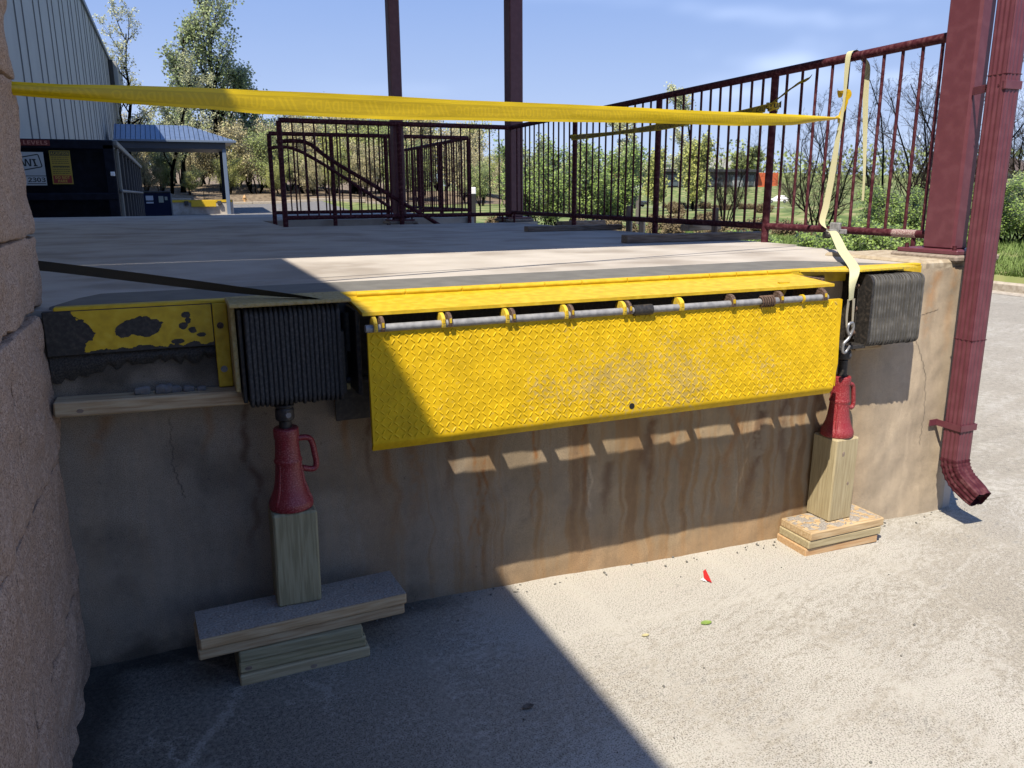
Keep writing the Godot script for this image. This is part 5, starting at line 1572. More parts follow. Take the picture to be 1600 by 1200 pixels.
func make_lumber() -> void:
	var grp := "loose lumber on the deck"
	var items: Array = [
		["long dark timber lying on the deck just past the edge of the shade", Vector3(1.06, 0.052, 0.09), -3.5, Vector3(3.70, 0.027, -1.96), 0],
		["short pale board end lying beyond the long dark timber at the railing", Vector3(0.36, 0.045, 0.09), 12.0, Vector3(4.17, 0.062, -2.55), 1],
		["dark timber lying further back on the shaded deck near the corner column", Vector3(0.90, 0.045, 0.09), -3.0, Vector3(3.69, 0.0235, -3.74), 0],
		["board lying across the deck edge behind the middle railing post", Vector3(0.55, 0.05, 0.09), 10.0, Vector3(4.22, 0.026, -4.62), 0],
	]
	for q: Array in items:
		var b := board("loose_board", self, q[1], turned(q[2], q[3]), M.old_wood[q[4]])
		tag(b, q[0], "board", grp)
	var ups: Array = [["grey plank end standing upright against the deck edge, nearer the camera", Vector3(4.11, 0.05, -2.30), 0], ["grey plank end standing upright against the deck edge, farther back", Vector3(4.15, 0.05, -3.58), 0], ["pale plank stub beside the farther upright plank end", Vector3(4.17, -0.05, -3.40), 1]]
	for q: Array in ups:
		var b := board("upright_plank", self, Vector3(0.32, 0.135, 0.045), Transform3D(Basis(Vector3(0, 1, 0), Vector3(-0.6, 0, 0.8), Vector3(0.8, 0, 0.6)).orthonormalized(), q[1]), M.old_wood[q[2]])
		tag(b, q[0], "plank", "planks standing at the deck edge")

func make_background() -> void:
	# metal clad building on the left
	var t := thing("metal_building", "tall grey metal clad building receding on the left, in its own shade", "building", Vector3(-16, -1.2, -47))
	var mb := MB.new(); mb.box(Vector3(27.0, 11.9, 70.0), Vector3(-16.56, 4.6, -47.0)); obj("wall", mb, M.siding, t)
	var i := 0
	var z := -12.05
	rng.seed = 90
	var pm: Array = [mesh_box(Vector3(0.06, 11.7, 1.46), 0.012), mesh_box(Vector3(0.06, 11.7, 2.56), 0.012)]
	var seam_mesh := mesh_box(Vector3(0.028, 11.7, 0.03), 0.004); var seam_mat := mat(lin(0.20, 0.205, 0.21), 0.7)
	while z > -81.0:
		var wide := 1 if i % 2 else 0
		var w := 2.6 if wide else 1.5
		inst("siding_panel", pm[wide], M.siding, t, Transform3D(Basis.IDENTITY, Vector3(-3.035, 4.68, z - w / 2) - t.position))
		inst("seam", seam_mesh, seam_mat, t, Transform3D(Basis.IDENTITY, Vector3(-2.985, 4.68, z - w) - t.position))
		z -= w; i += 1
	mb = MB.new(); mb.box(Vector3(0.25, 0.28, 70.2), Vector3(-3.0, 10.6, -47.0), 0.02); obj("roof_edge", mb, M.blue_trim, t)
	mb = MB.new(); mb.box(Vector3(0.62, 2.1, 9.0), Vector3(-2.72, 9.3, -74.0), 0.02); obj("gutter_box", mb, M.siding, t)
	mb = MB.new(); mb.box(Vector3(0.30, 2.2, 0.3), Vector3(-2.83, 9.3, -69.2), 0.02); obj("gutter_downpipe", mb, M.black_steel, t)
	# waste container
	t = thing("waste_container", "long dark navy waste compactor container with warning signs on its end", "container", Vector3(-1.77, -1.2, -25))
	mb = MB.new(); mb.box(Vector3(2.30, 2.5, 16.4), Vector3(-1.78, 0.12, -25.9), 0.03); obj("body", mb, M.navy, t)
	mb = MB.new(); mb.box(Vector3(2.36, 0.20, 0.2), Vector3(-1.77, 1.39, -17.45), 0.02); mb.box(Vector3(0.22, 2.6, 0.2), Vector3(-0.70, 0.1, -17.45), 0.02); mb.box(Vector3(2.36, 0.16, 0.24), Vector3(-1.77, 0.30, -17.46), 0.02); mb.box(Vector3(2.36, 0.12, 0.22), Vector3(-1.77, -0.2, -17.46), 0.02)
	obj("end_frame", mb, M.navy, t)
	mb = MB.new(); mb.box(Vector3(0.13, 0.13, 16.6), Vector3(-0.58, 1.44, -25.9), 0.02); obj("top_rail", mb, M.hole_grey if false else mat(lin(0.20, 0.20, 0.19), 0.6), t)
	mb = MB.new(); mb.box(Vector3(0.08, 0.07, 15.8), Vector3(-0.59, 0.42, -26.3), 0.02); obj("side_rail", mb, mat(lin(0.13, 0.13, 0.13), 0.6), t)
	for k in 9:
		mb = MB.new(); mb.box(Vector3(0.08, 2.45, 0.06), Vector3(-0.60, 0.15, -18.6 - k * 1.9), 0.015); obj("side_rib", mb, mat(lin(0.05, 0.05, 0.055), 0.6) if k > 0 else mat(lin(0.22, 0.22, 0.20), 0.6), t)
	mb = MB.new(); mb.box(Vector3(0.09, 0.09, 0.02), Vector3(-0.66, 0.78, -17.33), 0.01); obj("latch_tag", mb, M.white_paint, t)
	var im := Image.create(220, 400, false, Image.FORMAT_RGB8)
	im.fill(lin(0.40, 0.28, 0.03))
	im.fill_rect(Rect2i(8, 8, 204, 52), lin(0.02, 0.02, 0.02)); letter(im, "CAUTION", Rect2(44, 16, 160, 34), lin(0.45, 0.32, 0.03), false, true)
	letter(im, "A", Rect2(14, 16, 24, 34), lin(0.45, 0.32, 0.03), false, true)
	for k in 9:
		if k == 4: im.fill_rect(Rect2i(20, 182, 180, 10), lin(0.02, 0.02, 0.02)); continue
		rng.seed = 900 + k
		var x := 18
		while x < 195:
			var w := rng.randi_range(8, 26); im.fill_rect(Rect2i(x, 74 + k * 24, mini(w, 200 - x), 9), lin(0.05, 0.04, 0.02)); x += w + 6
	im.fill_rect(Rect2i(12, 296, 196, 92), lin(0.28, 0.02, 0.015))
	letter(im, "DO NOT", Rect2(34, 302, 152, 36), lin(0.50, 0.36, 0.05), false, true); letter(im, "PARK", Rect2(60, 346, 100, 34), lin(0.50, 0.36, 0.05), false, true)
	fixed_sign("caution_sign", im, t, Vector3(-1.635, 0.91, -17.345), Vector2(0.39, 0.69))
	im = Image.create(300, 380, false, Image.FORMAT_RGB8)
	im.fill(lin(0.50, 0.52, 0.52))
	var blk := lin(0.02, 0.02, 0.02)
	for y in 380:
		for x in 300:
			var p := Vector2(x - 135, y - 120).rotated(0.20)
			var q := p.abs() - Vector2(112, 58)
			var d := Vector2(maxf(q.x, 0), maxf(q.y, 0)).length() + minf(maxf(q.x, q.y), 0.0)
			if absf(d - 14.0) < 6.0: im.set_pixel(x, y, blk)
	letter(im, "WI", Rect2(62, 78, 160, 84), blk, false, true, -0.2)
	im.fill_rect(Rect2i(0, 268, 300, 8), blk); letter(im, "2303", Rect2(110, 290, 180, 52), blk, false, true)
	im.fill_rect(Rect2i(100, 356, 190, 8), blk)
	fixed_sign("number_sign", im, t, Vector3(-2.21, 0.88, -17.345), Vector2(0.54, 0.68))
	im = Image.create(300, 60, false, Image.FORMAT_RGB8)
	im.fill(lin(0.16, 0.015, 0.012)); letter(im, "LEVELS", Rect2(80, 10, 200, 40), lin(0.55, 0.22, 0.16), false, true)
	fixed_sign("red_strip", im, t, Vector3(-2.12, 1.41, -17.335), Vector2(0.66, 0.12))
	# small dumpster
	t = thing("dumpster", "small navy dumpster with pale stickers between the container and the far canopy", "dumpster", Vector3(-0.15, -1.1, -38.2))
	mb = MB.new(); mb.prism(PackedVector2Array([Vector2(-0.8, -0.95), Vector2(0.75, -0.95), Vector2(0.85, 0.42), Vector2(-0.85, 0.42)]), Vector3(-0.75, 0, -38.2), Vector3(0, 0, 1), Vector3(0, 1, 0), Vector3(1.2, 0, 0)); obj("body", mb, M.navy2, t)
	mb = MB.new(); mb.box(Vector3(1.26, 0.07, 1.8), Vector3(-0.15, 0.46, -38.2), 0.02); obj("lid", mb, M.black_steel, t)
	mb = MB.new(); mb.box(Vector3(0.06, 1.35, 0.08), Vector3(0.47, -0.26, -37.40), 0.01); obj("corner_post", mb, mat(lin(0.15, 0.16, 0.18), 0.6), t)
	for q: Array in [[-0.42, 0.20, 0.30, 0.20, 0], [-0.42, 0.0, 0.30, 0.07, 0], [0.05, 0.14, 0.20, 0.28, 1], [0.26, 0.18, 0.11, 0.15, 1]]:
		mb = MB.new(); mb.box(Vector3(q[2], q[3], 0.01), Vector3(q[0], q[1], -37.345 - 0.02 * (0.4 - q[1]))); obj("sticker", mb, mat(lin(0.48, 0.53, 0.62), 0.6) if q[4] == 0 else mat(lin(0.30, 0.33, 0.28), 0.6), t)
	for x: float in [-0.6, 0.3]:
		mb = MB.new(); mb.rod(Vector3(x, -1.02, -37.6), Vector3(x + 0.06, -1.02, -37.6), 0.09, 10); obj("wheel", mb, M.tyre, t)
	# far dock with the blue canopy
	t = thing("far_loading_dock", "distant concrete loading dock with yellow edge under the blue canopy", "loading dock", Vector3(1.0, -1.0, -57))
	mb = MB.new(); mb.box(Vector3(6.9, 1.4, 4.0), Vector3(0.85, -0.7, -57.5), 0.02); obj("slab", mb, M.concrete, t)
	mb = MB.new(); mb.box(Vector3(1.15, 0.12, 0.7), Vector3(3.75, -1.0, -55.2), 0.02); obj("footing", mb, M.concrete, t)
	mb = MB.new(); mb.box(Vector3(6.8, 0.16, 0.03), Vector3(0.86, -0.07, -55.48)); obj("yellow_edge", mb, M.yellow, t)
	mb = MB.new(); mb.box(Vector3(1.55, 0.40, 0.06), Vector3(2.43, -0.24, -55.30), 0.01); obj("leveler_lip", mb, M.yellow, t)
	for x: float in [1.38, 3.42]:
		mb = MB.new(); mb.box(Vector3(0.26, 0.28, 0.2), Vector3(x, -0.20, -55.38), 0.03); obj("bumper", mb, M.rubber, t)
	t = thing("blue_canopy", "blue standing seam canopy roof on pale posts beyond the container", "canopy", Vector3(1.0, -1.0, -57))
	var e0 := Vector3(-2.5, 3.76, -54.9); var e1 := Vector3(4.75, 3.76, -54.9); var r0 := Vector3(-2.5, 4.86, -57.8); var r1 := Vector3(1.95, 4.86, -57.8); var b0 := Vector3(-2.5, 3.76, -60.7); var b1 := Vector3(4.75, 3.76, -60.7)
	mb = MB.new(); mb.quad(e0, e1, r1, r0); mb.tri(e1, b1, r1); mb.quad(b1, b0, r0, r1); mb.tri(b0, e0, r0); mb.quad(e0 + Vector3(0, -0.03, 0), b0 + Vector3(0, -0.03, 0), b1 + Vector3(0, -0.03, 0), e1 + Vector3(0, -0.03, 0)); obj("roof", mb, M.blue_roof, t)
	for k in 25:
		var x := -2.4 + k * 0.29
		var f := clampf((4.75 - x) / 2.8, 0.0, 1.0)
		mb = MB.new(); seg(mb, Vector3(x, 3.78, -54.9), Vector3(x, lerpf(3.78, 4.88, f), lerpf(-54.9, -57.8, f)), 0.013, 0.013, 4); obj("roof_seam", mb, M.blue_trim, t)
	mb = MB.new(); mb.box(Vector3(7.3, 0.13, 0.12), Vector3(1.12, 3.70, -54.9), 0.01); obj("gutter", mb, M.blue_trim, t)
	mb = MB.new(); mb.box(Vector3(6.5, 0.42, 5.0), Vector3(0.85, 3.44, -57.6), 0.01); obj("beam", mb, mat(lin(0.045, 0.055, 0.08), 0.5), t)
	for zz: float in [-55.25, -58.9]:
		mb = MB.new(); mb.box(Vector3(0.24, 4.5, 0.24), Vector3(3.98, 1.2, zz), 0.02); obj("post", mb, M.blue_trim if zz > -57 else M.navy, t)
	t = thing("guard_railing", "small black guard railing at the back of the far dock", "railing", Vector3(3.2, 0, -58.9))
	railing(t, Vector3(2.62, 0, -59.2), Vector3(3.85, 0, -59.2), [0.0, 1.0], [0.08, 0.17, 0.25, 0.33, 0.42, 0.5, 0.58, 0.67, 0.75, 0.83, 0.92], 0.9, 0.1, M.black_steel)
	t = thing("fire_hydrant", "pale orange fire hydrant at the far kerb", "hydrant", Vector3(6.2, -0.45, -69.9))
	mb = MB.new(); mb.lathe(PackedVector2Array([Vector2(0.17, 0), Vector2(0.17, 0.06), Vector2(0.11, 0.09), Vector2(0.11, 0.46), Vector2(0.15, 0.48), Vector2(0.15, 0.53), Vector2(0.12, 0.62), Vector2(0.06, 0.70), Vector2(0.04, 0.76), Vector2(0.0, 0.77)]), t.position, 14); obj("barrel", mb, mat(lin(0.55, 0.33, 0.14), 0.6), t)
	mb = MB.new(); mb.rod(t.position + Vector3(-0.2, 0.38, 0), t.position + Vector3(0.2, 0.38, 0), 0.06, 10); obj("nozzles", mb, mat(lin(0.55, 0.33, 0.14), 0.6), t)
	# street furniture and vehicles on the right
	t = thing("utility_marker", "grey utility post with a white cap box beyond the side railing", "utility post", Vector3(18.65, -1.0, -27.4))
	mb = MB.new(); mb.box(Vector3(0.17, 1.3, 0.14), Vector3(18.72, -0.37, -27.4), 0.01); obj("post", mb, mat(lin(0.17, 0.15, 0.14), 0.8), t)
	mb = MB.new(); mb.prism(PackedVector2Array([Vector2(-0.15, 0), Vector2(0.13, 0), Vector2(0.15, 0.34), Vector2(-0.08, 0.34)]), Vector3(18.66, 0.27, -27.5), Vector3(1, 0, 0), Vector3(0, 1, 0), Vector3(0, 0, 0.2)); obj("cap_box", mb, M.white_paint, t)
	t = thing("utility_marker", "black utility post with a white top behind the corner column", "utility post", Vector3(11.3, -1.0, -27.4))
	mb = MB.new(); mb.box(Vector3(0.17, 1.4, 0.14), Vector3(11.3, -0.4, -27.4), 0.01); obj("post", mb, M.black_steel, t)
	mb = MB.new(); mb.box(Vector3(0.19, 0.26, 0.16), Vector3(11.3, 0.42, -27.4), 0.02); obj("cap_box", mb, M.white_paint, t)
	car("parked_car", "white hatchback car by the street below the orange walled building", Vector3(128.6, -2.25, -147.3), PI - 0.7, false)
	car("pickup_truck", "dark pickup truck with a white bed cover on the street", Vector3(86.5, -2.53, -141.0), -0.99, true)
	car("parked_car", "white car half hidden by the downspout at the right edge", Vector3(84.6, -0.45, -55.0), -0.4, false)
	# low modern building beyond the street
	t = thing("glass_front_building", "low dark glass fronted building with orange end walls beyond the street", "building", Vector3(158, 1.7, -222))
	mb = MB.new(); mb.box(Vector3(43, 6.0, 12), Vector3(157, 3.6, -223.2), 0.05); obj("wall", mb, mat(lin(0.035, 0.035, 0.04), 0.5), t)
	var om := mat(lin(0.62, 0.13, 0.045), 0.7)
	for q: Array in [[132.2, 6.4], [184.0, 8.2]]:
		mb = MB.new(); mb.box(Vector3(q[1], 5.2, 10), Vector3(q[0], 3.75, -222.6), 0.05); obj("orange_wall", mb, om, t)
	mb = MB.new(); mb.box(Vector3(45, 0.9, 14), Vector3(157, 6.9, -222.6), 0.05); obj("roof", mb, mat(lin(0.05, 0.052, 0.06), 0.6), t)
	for k in 17:
		mb = MB.new(); mb.box(Vector3(1.9, 3.4, 0.2), Vector3(137.5 + k * 2.45, 3.9, -217.1), 0.05)
		var wi := obj("window", mb, mat(lin(0.10, 0.13, 0.15), 0.15), t)
		mb = MB.new(); mb.box(Vector3(0.16, 4.0, 0.3), Vector3(138.72 + k * 2.45, 3.9, -217.05), 0.03); obj("mullion", mb, mat(lin(0.25, 0.25, 0.26), 0.5), wi)
	mb = MB.new(); mb.box(Vector3(4.0, 3.4, 0.3), Vector3(171, 3.3, -216.95), 0.05); obj("door", mb, mat(lin(0.42, 0.44, 0.46), 0.4), t)
	t = thing("white_building", "plain white building showing over the roof of the glass fronted one", "building", Vector3(215, 6, -305))
	mb = MB.new(); mb.box(Vector3(16, 8, 14), Vector3(226, 10.6, -304), 0.05); mb.box(Vector3(60, 5.6, 14), Vector3(208, 9.0, -306), 0.05); obj("wall", mb, mat(lin(0.62, 0.62, 0.62), 0.8), t)
	mb = MB.new(); mb.box(Vector3(62, 0.5, 15), Vector3(208, 12.0, -306), 0.05); obj("roof_edge", mb, mat(lin(0.40, 0.40, 0.42), 0.8), t)
	var hx := [[160.0, -119.0, "far house with a brown roof at the right edge, nearer the column", 0], [178.0, -128.0, "far pale house with a grey roof at the right edge", 1]]
	for q: Array in hx:
		t = thing("house", q[2], "house", Vector3(q[0], land(q[0], q[1]), q[1]), "far houses on the rise")
		var o := t.position
		mb = MB.new(); mb.box(Vector3(12, 4.5, 9), o + Vector3(0, 2.0, 0), 0.05); obj("wall", mb, mat(lin(0.42, 0.35, 0.28), 0.8) if q[3] == 0 else mat(lin(0.55, 0.55, 0.53), 0.8), t)
		mb = MB.new(); mb.prism(PackedVector2Array([Vector2(-5.2, 0), Vector2(5.2, 0), Vector2(0, 2.8)]), o + Vector3(-6.4, 4.2, 0), Vector3(0, 0, 1), Vector3(0, 1, 0), Vector3(12.8, 0, 0)); obj("roof", mb, mat(lin(0.12, 0.09, 0.08), 0.9) if q[3] == 0 else mat(lin(0.16, 0.16, 0.17), 0.9), t)
		for k in 3:
			mb = MB.new(); mb.box(Vector3(1.3, 1.4, 0.1), o + Vector3(-3.6 + k * 3.4, 2.4, 4.52), 0.02); obj("window", mb, M.glass, t)

func mesh_box(s: Vector3, ch: float) -> ArrayMesh:
	var mb := MB.new(); mb.box(s, Vector3.ZERO, ch); return mb.mesh()

func make_trees() -> void:
	var pale := {"kids": [13, 8, 5, 3], "ratio": 0.42, "spread": 0.75, "jit": 0.10, "rise": 0.05, "min_r": 0.012, "leaf_from": 3, "leaves": 1, "leaf": 0.12, "loose": 0.12}
	var big := {"kids": [18, 9, 5], "ratio": 0.36, "spread": 0.62, "jit": 0.09, "rise": 0.12, "min_r": 0.015, "leaf_from": 2, "leaves": 3, "leaf": 0.23, "loose": 0.36}
	var brush := {"kids": [10, 7, 4], "ratio": 0.42, "spread": 0.75, "jit": 0.12, "rise": 0.05, "min_r": 0.012, "leaf_from": 2, "leaves": 2, "leaf": 0.12, "loose": 0.2}
	var green := {"kids": [10, 6, 4], "ratio": 0.40, "spread": 0.7, "jit": 0.12, "rise": 0.06, "min_r": 0.006, "leaf_from": 2, "leaves": 2, "leaf": 0.06, "loose": 0.08}
	var bare := {"kids": [10, 8, 6, 3], "ratio": 0.46, "spread": 0.68, "jit": 0.15, "rise": 0.05, "min_r": 0.0045, "leaf_from": 9, "leaves": 0, "leaf": 0.1, "loose": 0.1}
	var young := {"kids": [14, 6, 4], "ratio": 0.34, "spread": 0.6, "jit": 0.09, "rise": 0.08, "min_r": 0.008, "leaf_from": 2, "leaves": 3, "leaf": 0.14, "loose": 0.18}
	# the two that stand up against the sky on the left
	plant("pale_tree", "pale budding tree beside the metal building, bare crown against the sky", "tree", Vector3(-2.3, land(-2.3, -72.4), -72.4), 1, 12.6, 0.22, 0.05, pale, M.bark, M.leaf_pale, 301)
	plant("pale_tree", "second pale budding tree just right of the first, over the blue canopy", "tree", Vector3(0.6, land(0.6, -75.0), -75.0), 1, 10.0, 0.18, 0.05, pale, M.bark, M.leaf_pale, 302)
	plant("tall_leafy_tree", "tall leafy tree rising highest on the left, its top out of the frame", "tree", Vector3(5.3, land(5.3, -83), -83), 1, 19.5, 0.34, 0.02, big, M.bark_grey, M.leaf_dark, 303)
	plant("tall_leafy_tree", "slimmer leafy tree left of the tallest one, with a thick leaning trunk", "tree", Vector3(1.6, land(1.6, -82), -82), 1, 14.0, 0.30, 0.10, big, M.bark_grey, M.leaf_dark, 304)
	plant("tall_leafy_tree", "lower leafy tree on the right skirt of the tallest one", "tree", Vector3(7.9, land(7.9, -84), -84), 1, 11.0, 0.24, 0.06, big, M.bark_grey, M.leaf_dark, 305)
	# thicket behind the yard
	var protos: Array[Node3D] = []
	var cols: Array = [M.leaf_tan, M.leaf_mid, M.leaf_tan, M.leaf_yellow]
	var spots: Array = [[-2.5, -85, 5.2], [-0.3, -79, 4.2], [3.1, -86, 5.8], [5.6, -80, 4.0], [8.2, -81, 7.0], [10.2, -77.5, 6.2], [12.8, -79.5, 6.8], [15.9, -82.5, 7.4], [19.1, -85.5, 9.0], [21.0, -81.5, 7.9], [25.0, -83.5, 8.2], [28.5, -85.5, 9.4], [28.8, -77.5, 7.2], [24.0, -60.5, 3.6], [25.5, -58.5, 3.4], [32.0, -80.0, 5.0], [36.0, -84.0, 4.6], [23.0, -75, 5.6], [17.5, -76, 5.0], [14.4, -75, 4.6], [11.6, -84, 6.8], [0.6, -88, 6.4], [-5.0, -80, 5.4], [6.9, -88, 7.5], [30.5, -68, 4.2], [34.0, -70, 3.8], [27.5, -64, 3.2], [40, -88, 4.8], [22.0, -92, 9.0], [16.5, -93, 8.6], [26.5, -95, 9.6], [12.0, -95, 8.4], [45, -92, 5], [31, -62, 3.0], [-1.5, -77, 3.0], [2.0, -76.5, 2.6], [4.2, -90, 6.0], [9.4, -86, 7.0], [13.6, -86, 7.4], [17.8, -80, 6.6], [20.0, -88, 8.8], [23.6, -87, 8.8], [31.5, -86, 7.0], [-7.5, -86, 6.0], [-3.4, -92, 7.0], [1.5, -96, 7.5], [6.5, -97, 8.0], [33, -77, 4.4], [26.5, -71, 5.4], [19.6, -72.5, 4.4], [12.6, -73.5, 3.6], [9.0, -74.5, 3.2], [38, -79, 4.4], [42, -84, 4.6], [35.5, -64, 3.0], [48, -86, 5.0]]
	var lab := "tangled budding shrub in the dense belt behind the yard"
	for k in 4:
		var s: Array = spots[k]
		protos.append(plant("thicket_shrub", lab, "shrub", Vector3(s[0], land(s[0], s[1]), s[1]), 6, 6.5, 0.07, 0.35, brush, M.bark_pale, cols[k], 310 + k, "shrubs of the belt behind the yard"))
	rng.seed = 33
	for k in spots.size():
		var s: Array = spots[k]
		var sc: float = float(s[2]) / 6.3
		var at := Vector3(s[0], land(s[0], s[1]), s[1])
		if k < 4: protos[k].scale = Vector3.ONE * sc
		else: dup(protos[k % 4], at, rng.randf() * TAU, Vector3(sc * 1.05, sc, sc * 1.05), lab)
	# green bushes behind the corner column and the side railing
	var gp: Array[Node3D] = []
	var gl := ["fresh green bush behind the pickets next to the corner column", "fresh green bush a little right of the corner column", "fresh green bush left of the middle railing post", "fresh green bush by the white capped utility post"]
	var gs: Array = [[9.6, -17.4, 2.5], [11.2, -19.4, 2.8], [12.4, -18.6, 2.5], [13.0, -20.0, 2.5]]
	for k in 4:
		var s: Array = gs[k]
		gp.append(plant("green_bush", gl[k], "bush", Vector3(s[0], land(s[0], s[1]), s[1]), 9, float(s[2]), 0.025, 0.45, green, M.bark_grey, M.leaf_mid if k % 2 else M.leaf_bush, 330 + k, "green bushes behind the railing"))
	# low leafy bushes close behind the deck on the right
	var near := {"kids": [8, 6, 4], "ratio": 0.42, "spread": 0.85, "jit": 0.13, "rise": 0.03, "min_r": 0.004, "leaf_from": 2, "leaves": 5, "leaf": 0.048, "loose": 0.05}
	var nb := plant("low_bush", "low bright green bush behind the foot of the near railing, under the strap", "bush", Vector3(11.1, -1.15, -8.2), 9, 1.0, 0.015, 0.5, near, M.bark_grey, M.leaf_bush, 340, "low bushes behind the deck")
	var nl := ["low green bush behind the railing between strap and right column", "low green bush close left of the right column", "low green bush behind the upright plank ends", "low green bush farther left behind the lumber", "low green bush just behind the right column", "small green bush in the gap below the bottom rail"]
	var ns: Array = [[12.1, -8.1, 1.12], [13.2, -8.4, 1.15], [9.7, -8.6, 0.9], [10.4, -9.6, 0.95], [14.3, -8.6, 1.25], [12.6, -9.4, 1.2]]
	for k in ns.size():
		var s: Array = ns[k]
		dup(nb, Vector3(s[0], -1.15, s[1]), k * 1.3, Vector3(1.0, s[2] * 0.82, 1.0), nl[k])
	dup(gp[0], Vector3(18.3, land(18.3, -10.4), -10.4), 1.0, Vector3(0.9, 0.62, 0.9), "dark green bush right of the downspout, at the edge of the frame")
	dup(gp[1], Vector3(20.6, land(20.6, -11.6), -11.6), 2.0, Vector3(1.0, 0.66, 1.0), "second dark green bush behind the one right of the downspout")
	dup(gp[2], Vector3(17.0, land(17.0, -12.5), -12.5), 3.0, Vector3(0.8, 0.55, 0.8), "green bush partly behind the downspout")
	# bare trees
	var bp := plant("bare_tree", "bare many stemmed tree filling the railing left of the right column", "tree", Vector3(24.6, land(24.6, -19.4), -19.4), 6, 6.6, 0.055, 0.34, bare, M.bark_grey, M.leaf_pale, 350, "bare trees")
	var bs: Array = [[22.6, -21.0, 0.80, "shorter bare tree behind the hanging strap"], [26.2, -18.0, 1.0, "bare tree directly behind the right column"], [53.5, -57.0, 0.8, "farther bare tree beyond the middle railing post"], [42.0, -27.0, 0.85, "bare tree right of the downspout, by the far houses"], [45.0, -24.0, 0.95, "bare tree at the very right edge of the frame"], [21.0, -24.5, 0.55, "low bare scrub tree left of the hanging strap"]]
	for k in bs.size():
		var s: Array = bs[k]
		dup(bp, Vector3(s[0], land(s[0], s[1]), s[1]), 1.1 + k * 0.9, Vector3.ONE * float(s[2]), s[3])
	var yp := plant("young_tree", "slender yellow green tree in the middle of the side railing", "tree", Vector3(31.8, land(31.8, -42.0), -42.0), 3, 4.4, 0.06, 0.15, young, M.bark_grey, M.leaf_yellow, 360, "budding trees beyond the side railing")
	dup(yp, Vector3(29.8, land(29.8, -43.0), -43.0), 2.0, Vector3(0.8, 0.85, 0.8), "yellow green tree left of the slender one")
	plant("budding_tree", "tall thinly leaved tree above the dark pickup truck", "tree", Vector3(33.4, land(33.4, -52), -52), 1, 6.6, 0.14, 0.06, pale, M.bark_grey, M.leaf_pale, 362, "budding trees beyond the side railing")
	plant("budding_tree", "tall bare topped tree right of the middle railing post", "tree", Vector3(35.2, land(35.2, -47), -47), 1, 7.4, 0.15, 0.05, pale, M.bark_grey, M.leaf_pale, 363, "budding trees beyond the side railing")
	plant("round_tree", "round green tree beside the white building", "tree", Vector3(214, land(214, -268), -268), 5, 10.5, 0.25, 0.35, {"kids": [10, 7, 4], "ratio": 0.42, "spread": 0.8, "jit": 0.1, "rise": 0.03, "min_r": 0.05, "leaf_from": 2, "leaves": 5, "leaf": 0.65, "loose": 0.5}, M.bark_grey, M.leaf_mid, 364)
	# dry brush on the bank beyond the railing
	var dl := "dry brown brush on the bank beyond the side railing"
	var dp := plant("dry_brush", dl, "shrub", Vector3(10.5, land(10.5, -13.5) - 0.2, -13.5), 9, 0.85, 0.014, 0.6, {"kids": [7, 6, 3], "ratio": 0.45, "spread": 0.8, "jit": 0.14, "rise": 0.02, "min_r": 0.004, "leaf_from": 2, "leaves": 2, "leaf": 0.05, "loose": 0.06}, M.bark_pale, M.leaf_dry, 370, "dry brush on the bank")
	rng.seed = 371
	for k in 30:
		var x := 9.0 + k * 0.75; var z := -13.0 - rng.randf() * 6.0 - k * 0.25
		if k >= 14:
			x = 20.0 + rng.randf() * 24.0; z = -x * 1.25 + rng.randfn() * 4.0
		dup(dp, Vector3(x, land(x, z) - 0.15, z), rng.randf() * TAU, Vector3.ONE * rng.randf_range(0.7, 1.05), dl)
	# the far wooded horizon
	var far := MB.new()
	rng.seed = 380
	for k in 12000:
		var a := rng.randf_range(-0.35, 1.35)
		var r := rng.randf_range(330.0, 390.0)
		var x := sin(a) * r; var z := -cos(a) * r
		leaf(far, Vector3(x, land(x, z) + 0.5 + pow(rng.randf(), 1.4) * (9.0 + 3.0 * sin(a * 40.0) + 2.0 * sin(a * 97.0)), z), 1.4)
	stuff(tag(obj("far_wood", far, M.leaf_mid), "far low wood along the horizon", "trees"))
	# grass
	var blade := MB.new()
	rng.seed = 390
	for k in 7:
		var a := rng.randf() * TAU; var d := Vector3(cos(a), 0, sin(a)); var s := Vector3(-d.z, 0, d.x)
		var o := Vector3(rng.randfn(), 0, rng.randfn()) * 0.05
		var h := rng.randf_range(0.05, 0.13)
		blade.tri(o - s * 0.006, o + s * 0.006, o + d * h * 0.6 + Vector3(0, h, 0))
	var mm := MultiMesh.new(); mm.transform_format = MultiMesh.TRANSFORM_3D; mm.mesh = blade.mesh()
	var places: Array[Transform3D] = []
	for k in 26000:
		var x := 12.85 + pow(rng.randf(), 1.5) * 16.0; var z := rng.randf_range(-16.0, 3.0)
		if k % 3 == 0: x = rng.randf_range(4.5, 20.0); z = rng.randf_range(-20.0, -12.4)
		places.append(Transform3D(Basis(Vector3.UP, rng.randf() * TAU).scaled(Vector3.ONE * rng.randf_range(0.7, 1.6)), Vector3(x, land(x, z) - 0.01, z)))
	mm.instance_count = places.size()
	for k in places.size(): mm.set_instance_transform(k, places[k])
	var gi := MultiMeshInstance3D.new(); gi.name = "grass"; gi.multimesh = mm; gi.material_override = M.grass
	add_child(gi); stuff(tag(gi, "short green grass on the verge beyond the kerb", "grass"))

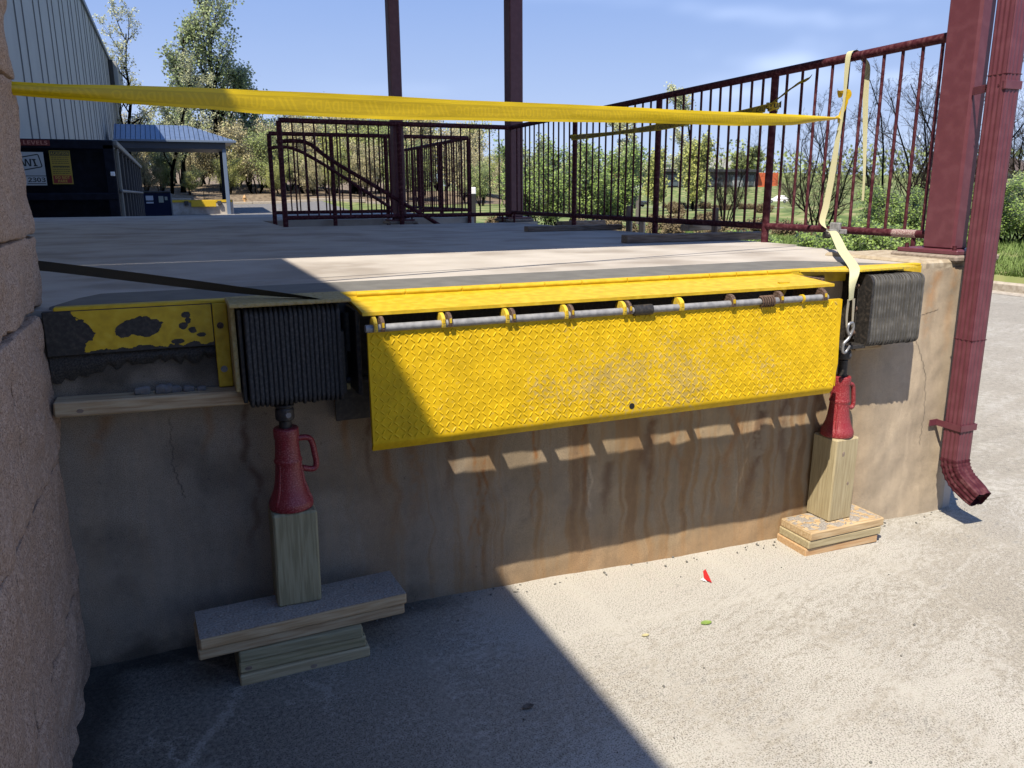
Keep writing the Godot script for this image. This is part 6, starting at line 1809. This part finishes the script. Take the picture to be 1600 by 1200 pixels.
func make_litter() -> void:
	rng.seed = 95
	var mb := MB.new()
	var o := Vector3(2.279, pave_y(2.28) + 0.004, 0.239)
	mb.tri(o + Vector3(-0.012, 0.006, 0.0), o + Vector3(0.004, 0.0, 0.03), o + Vector3(0.014, 0.012, -0.006)); mb.tri(o + Vector3(-0.012, 0.006, 0.0), o + Vector3(0.014, 0.012, -0.006), o + Vector3(0.006, 0.02, -0.034)); mb.tri(o + Vector3(0.006, 0.02, -0.034), o + Vector3(0.014, 0.012, -0.006), o + Vector3(0.022, 0.024, -0.04))
	var t := thing("wrapper_scrap", "torn red and white wrapper scrap on the sunlit apron", "litter", o)
	obj("red_side", mb, M.red_paint, t)
	mb = MB.new(); mb.tri(o + Vector3(-0.026, 0.004, -0.004), o + Vector3(-0.010, 0.002, 0.018), o + Vector3(-0.011, 0.0075, -0.008)); obj("white_side", mb, M.white_paint, t)
	for q: Array in [[2.072, 0.522, 0.022, M.leaf_bush, "curled green leaf on the sunlit apron"], [1.825, 0.516, 0.014, M.leaf_tan, "small pale dry leaf left of the green leaf"], [1.287, 0.738, 0.018, M.bark, "dark dead leaf in the shade on the apron"]]:
		mb = MB.new()
		var c := Vector3(q[0], pave_y(q[0]) + 0.003, q[1]); var s: float = q[2]
		var rows := []
		for j in 5:
			var line := PackedVector3Array()
			for i in 7:
				var u := i / 3.0 - 1.0; var v := (j / 2.0 - 1.0) * sqrt(maxf(1.0 - u * u, 0.02)) * 0.6
				line.append(c + Vector3(u * s, 0.25 * s * u * u + 0.7 * s * v * v, -v * s))
			rows.append(line)
		mb.grid(rows)
		tag(obj("fallen_leaf", mb, q[3]), q[4], "leaf")
	var st := MB.new()
	for k in 130:
		var x := rng.randf_range(0.2, 4.2); var z := rng.randf_range(0.01, 0.09) if k % 3 else rng.randf_range(0.1, 1.6)
		var s := rng.randf_range(0.002, 0.007)
		st.box(Vector3(s * 1.5, s, s * 1.2), Vector3(0, 0, 0), s * 0.25, Transform3D(Basis(Vector3.UP, rng.randf() * 3.0), Vector3(x, pave_y(x) + s * 0.4, z)))
	stuff(tag(obj("grit", st, M.patch), "scattered grit and pebbles on the apron", "grit"))
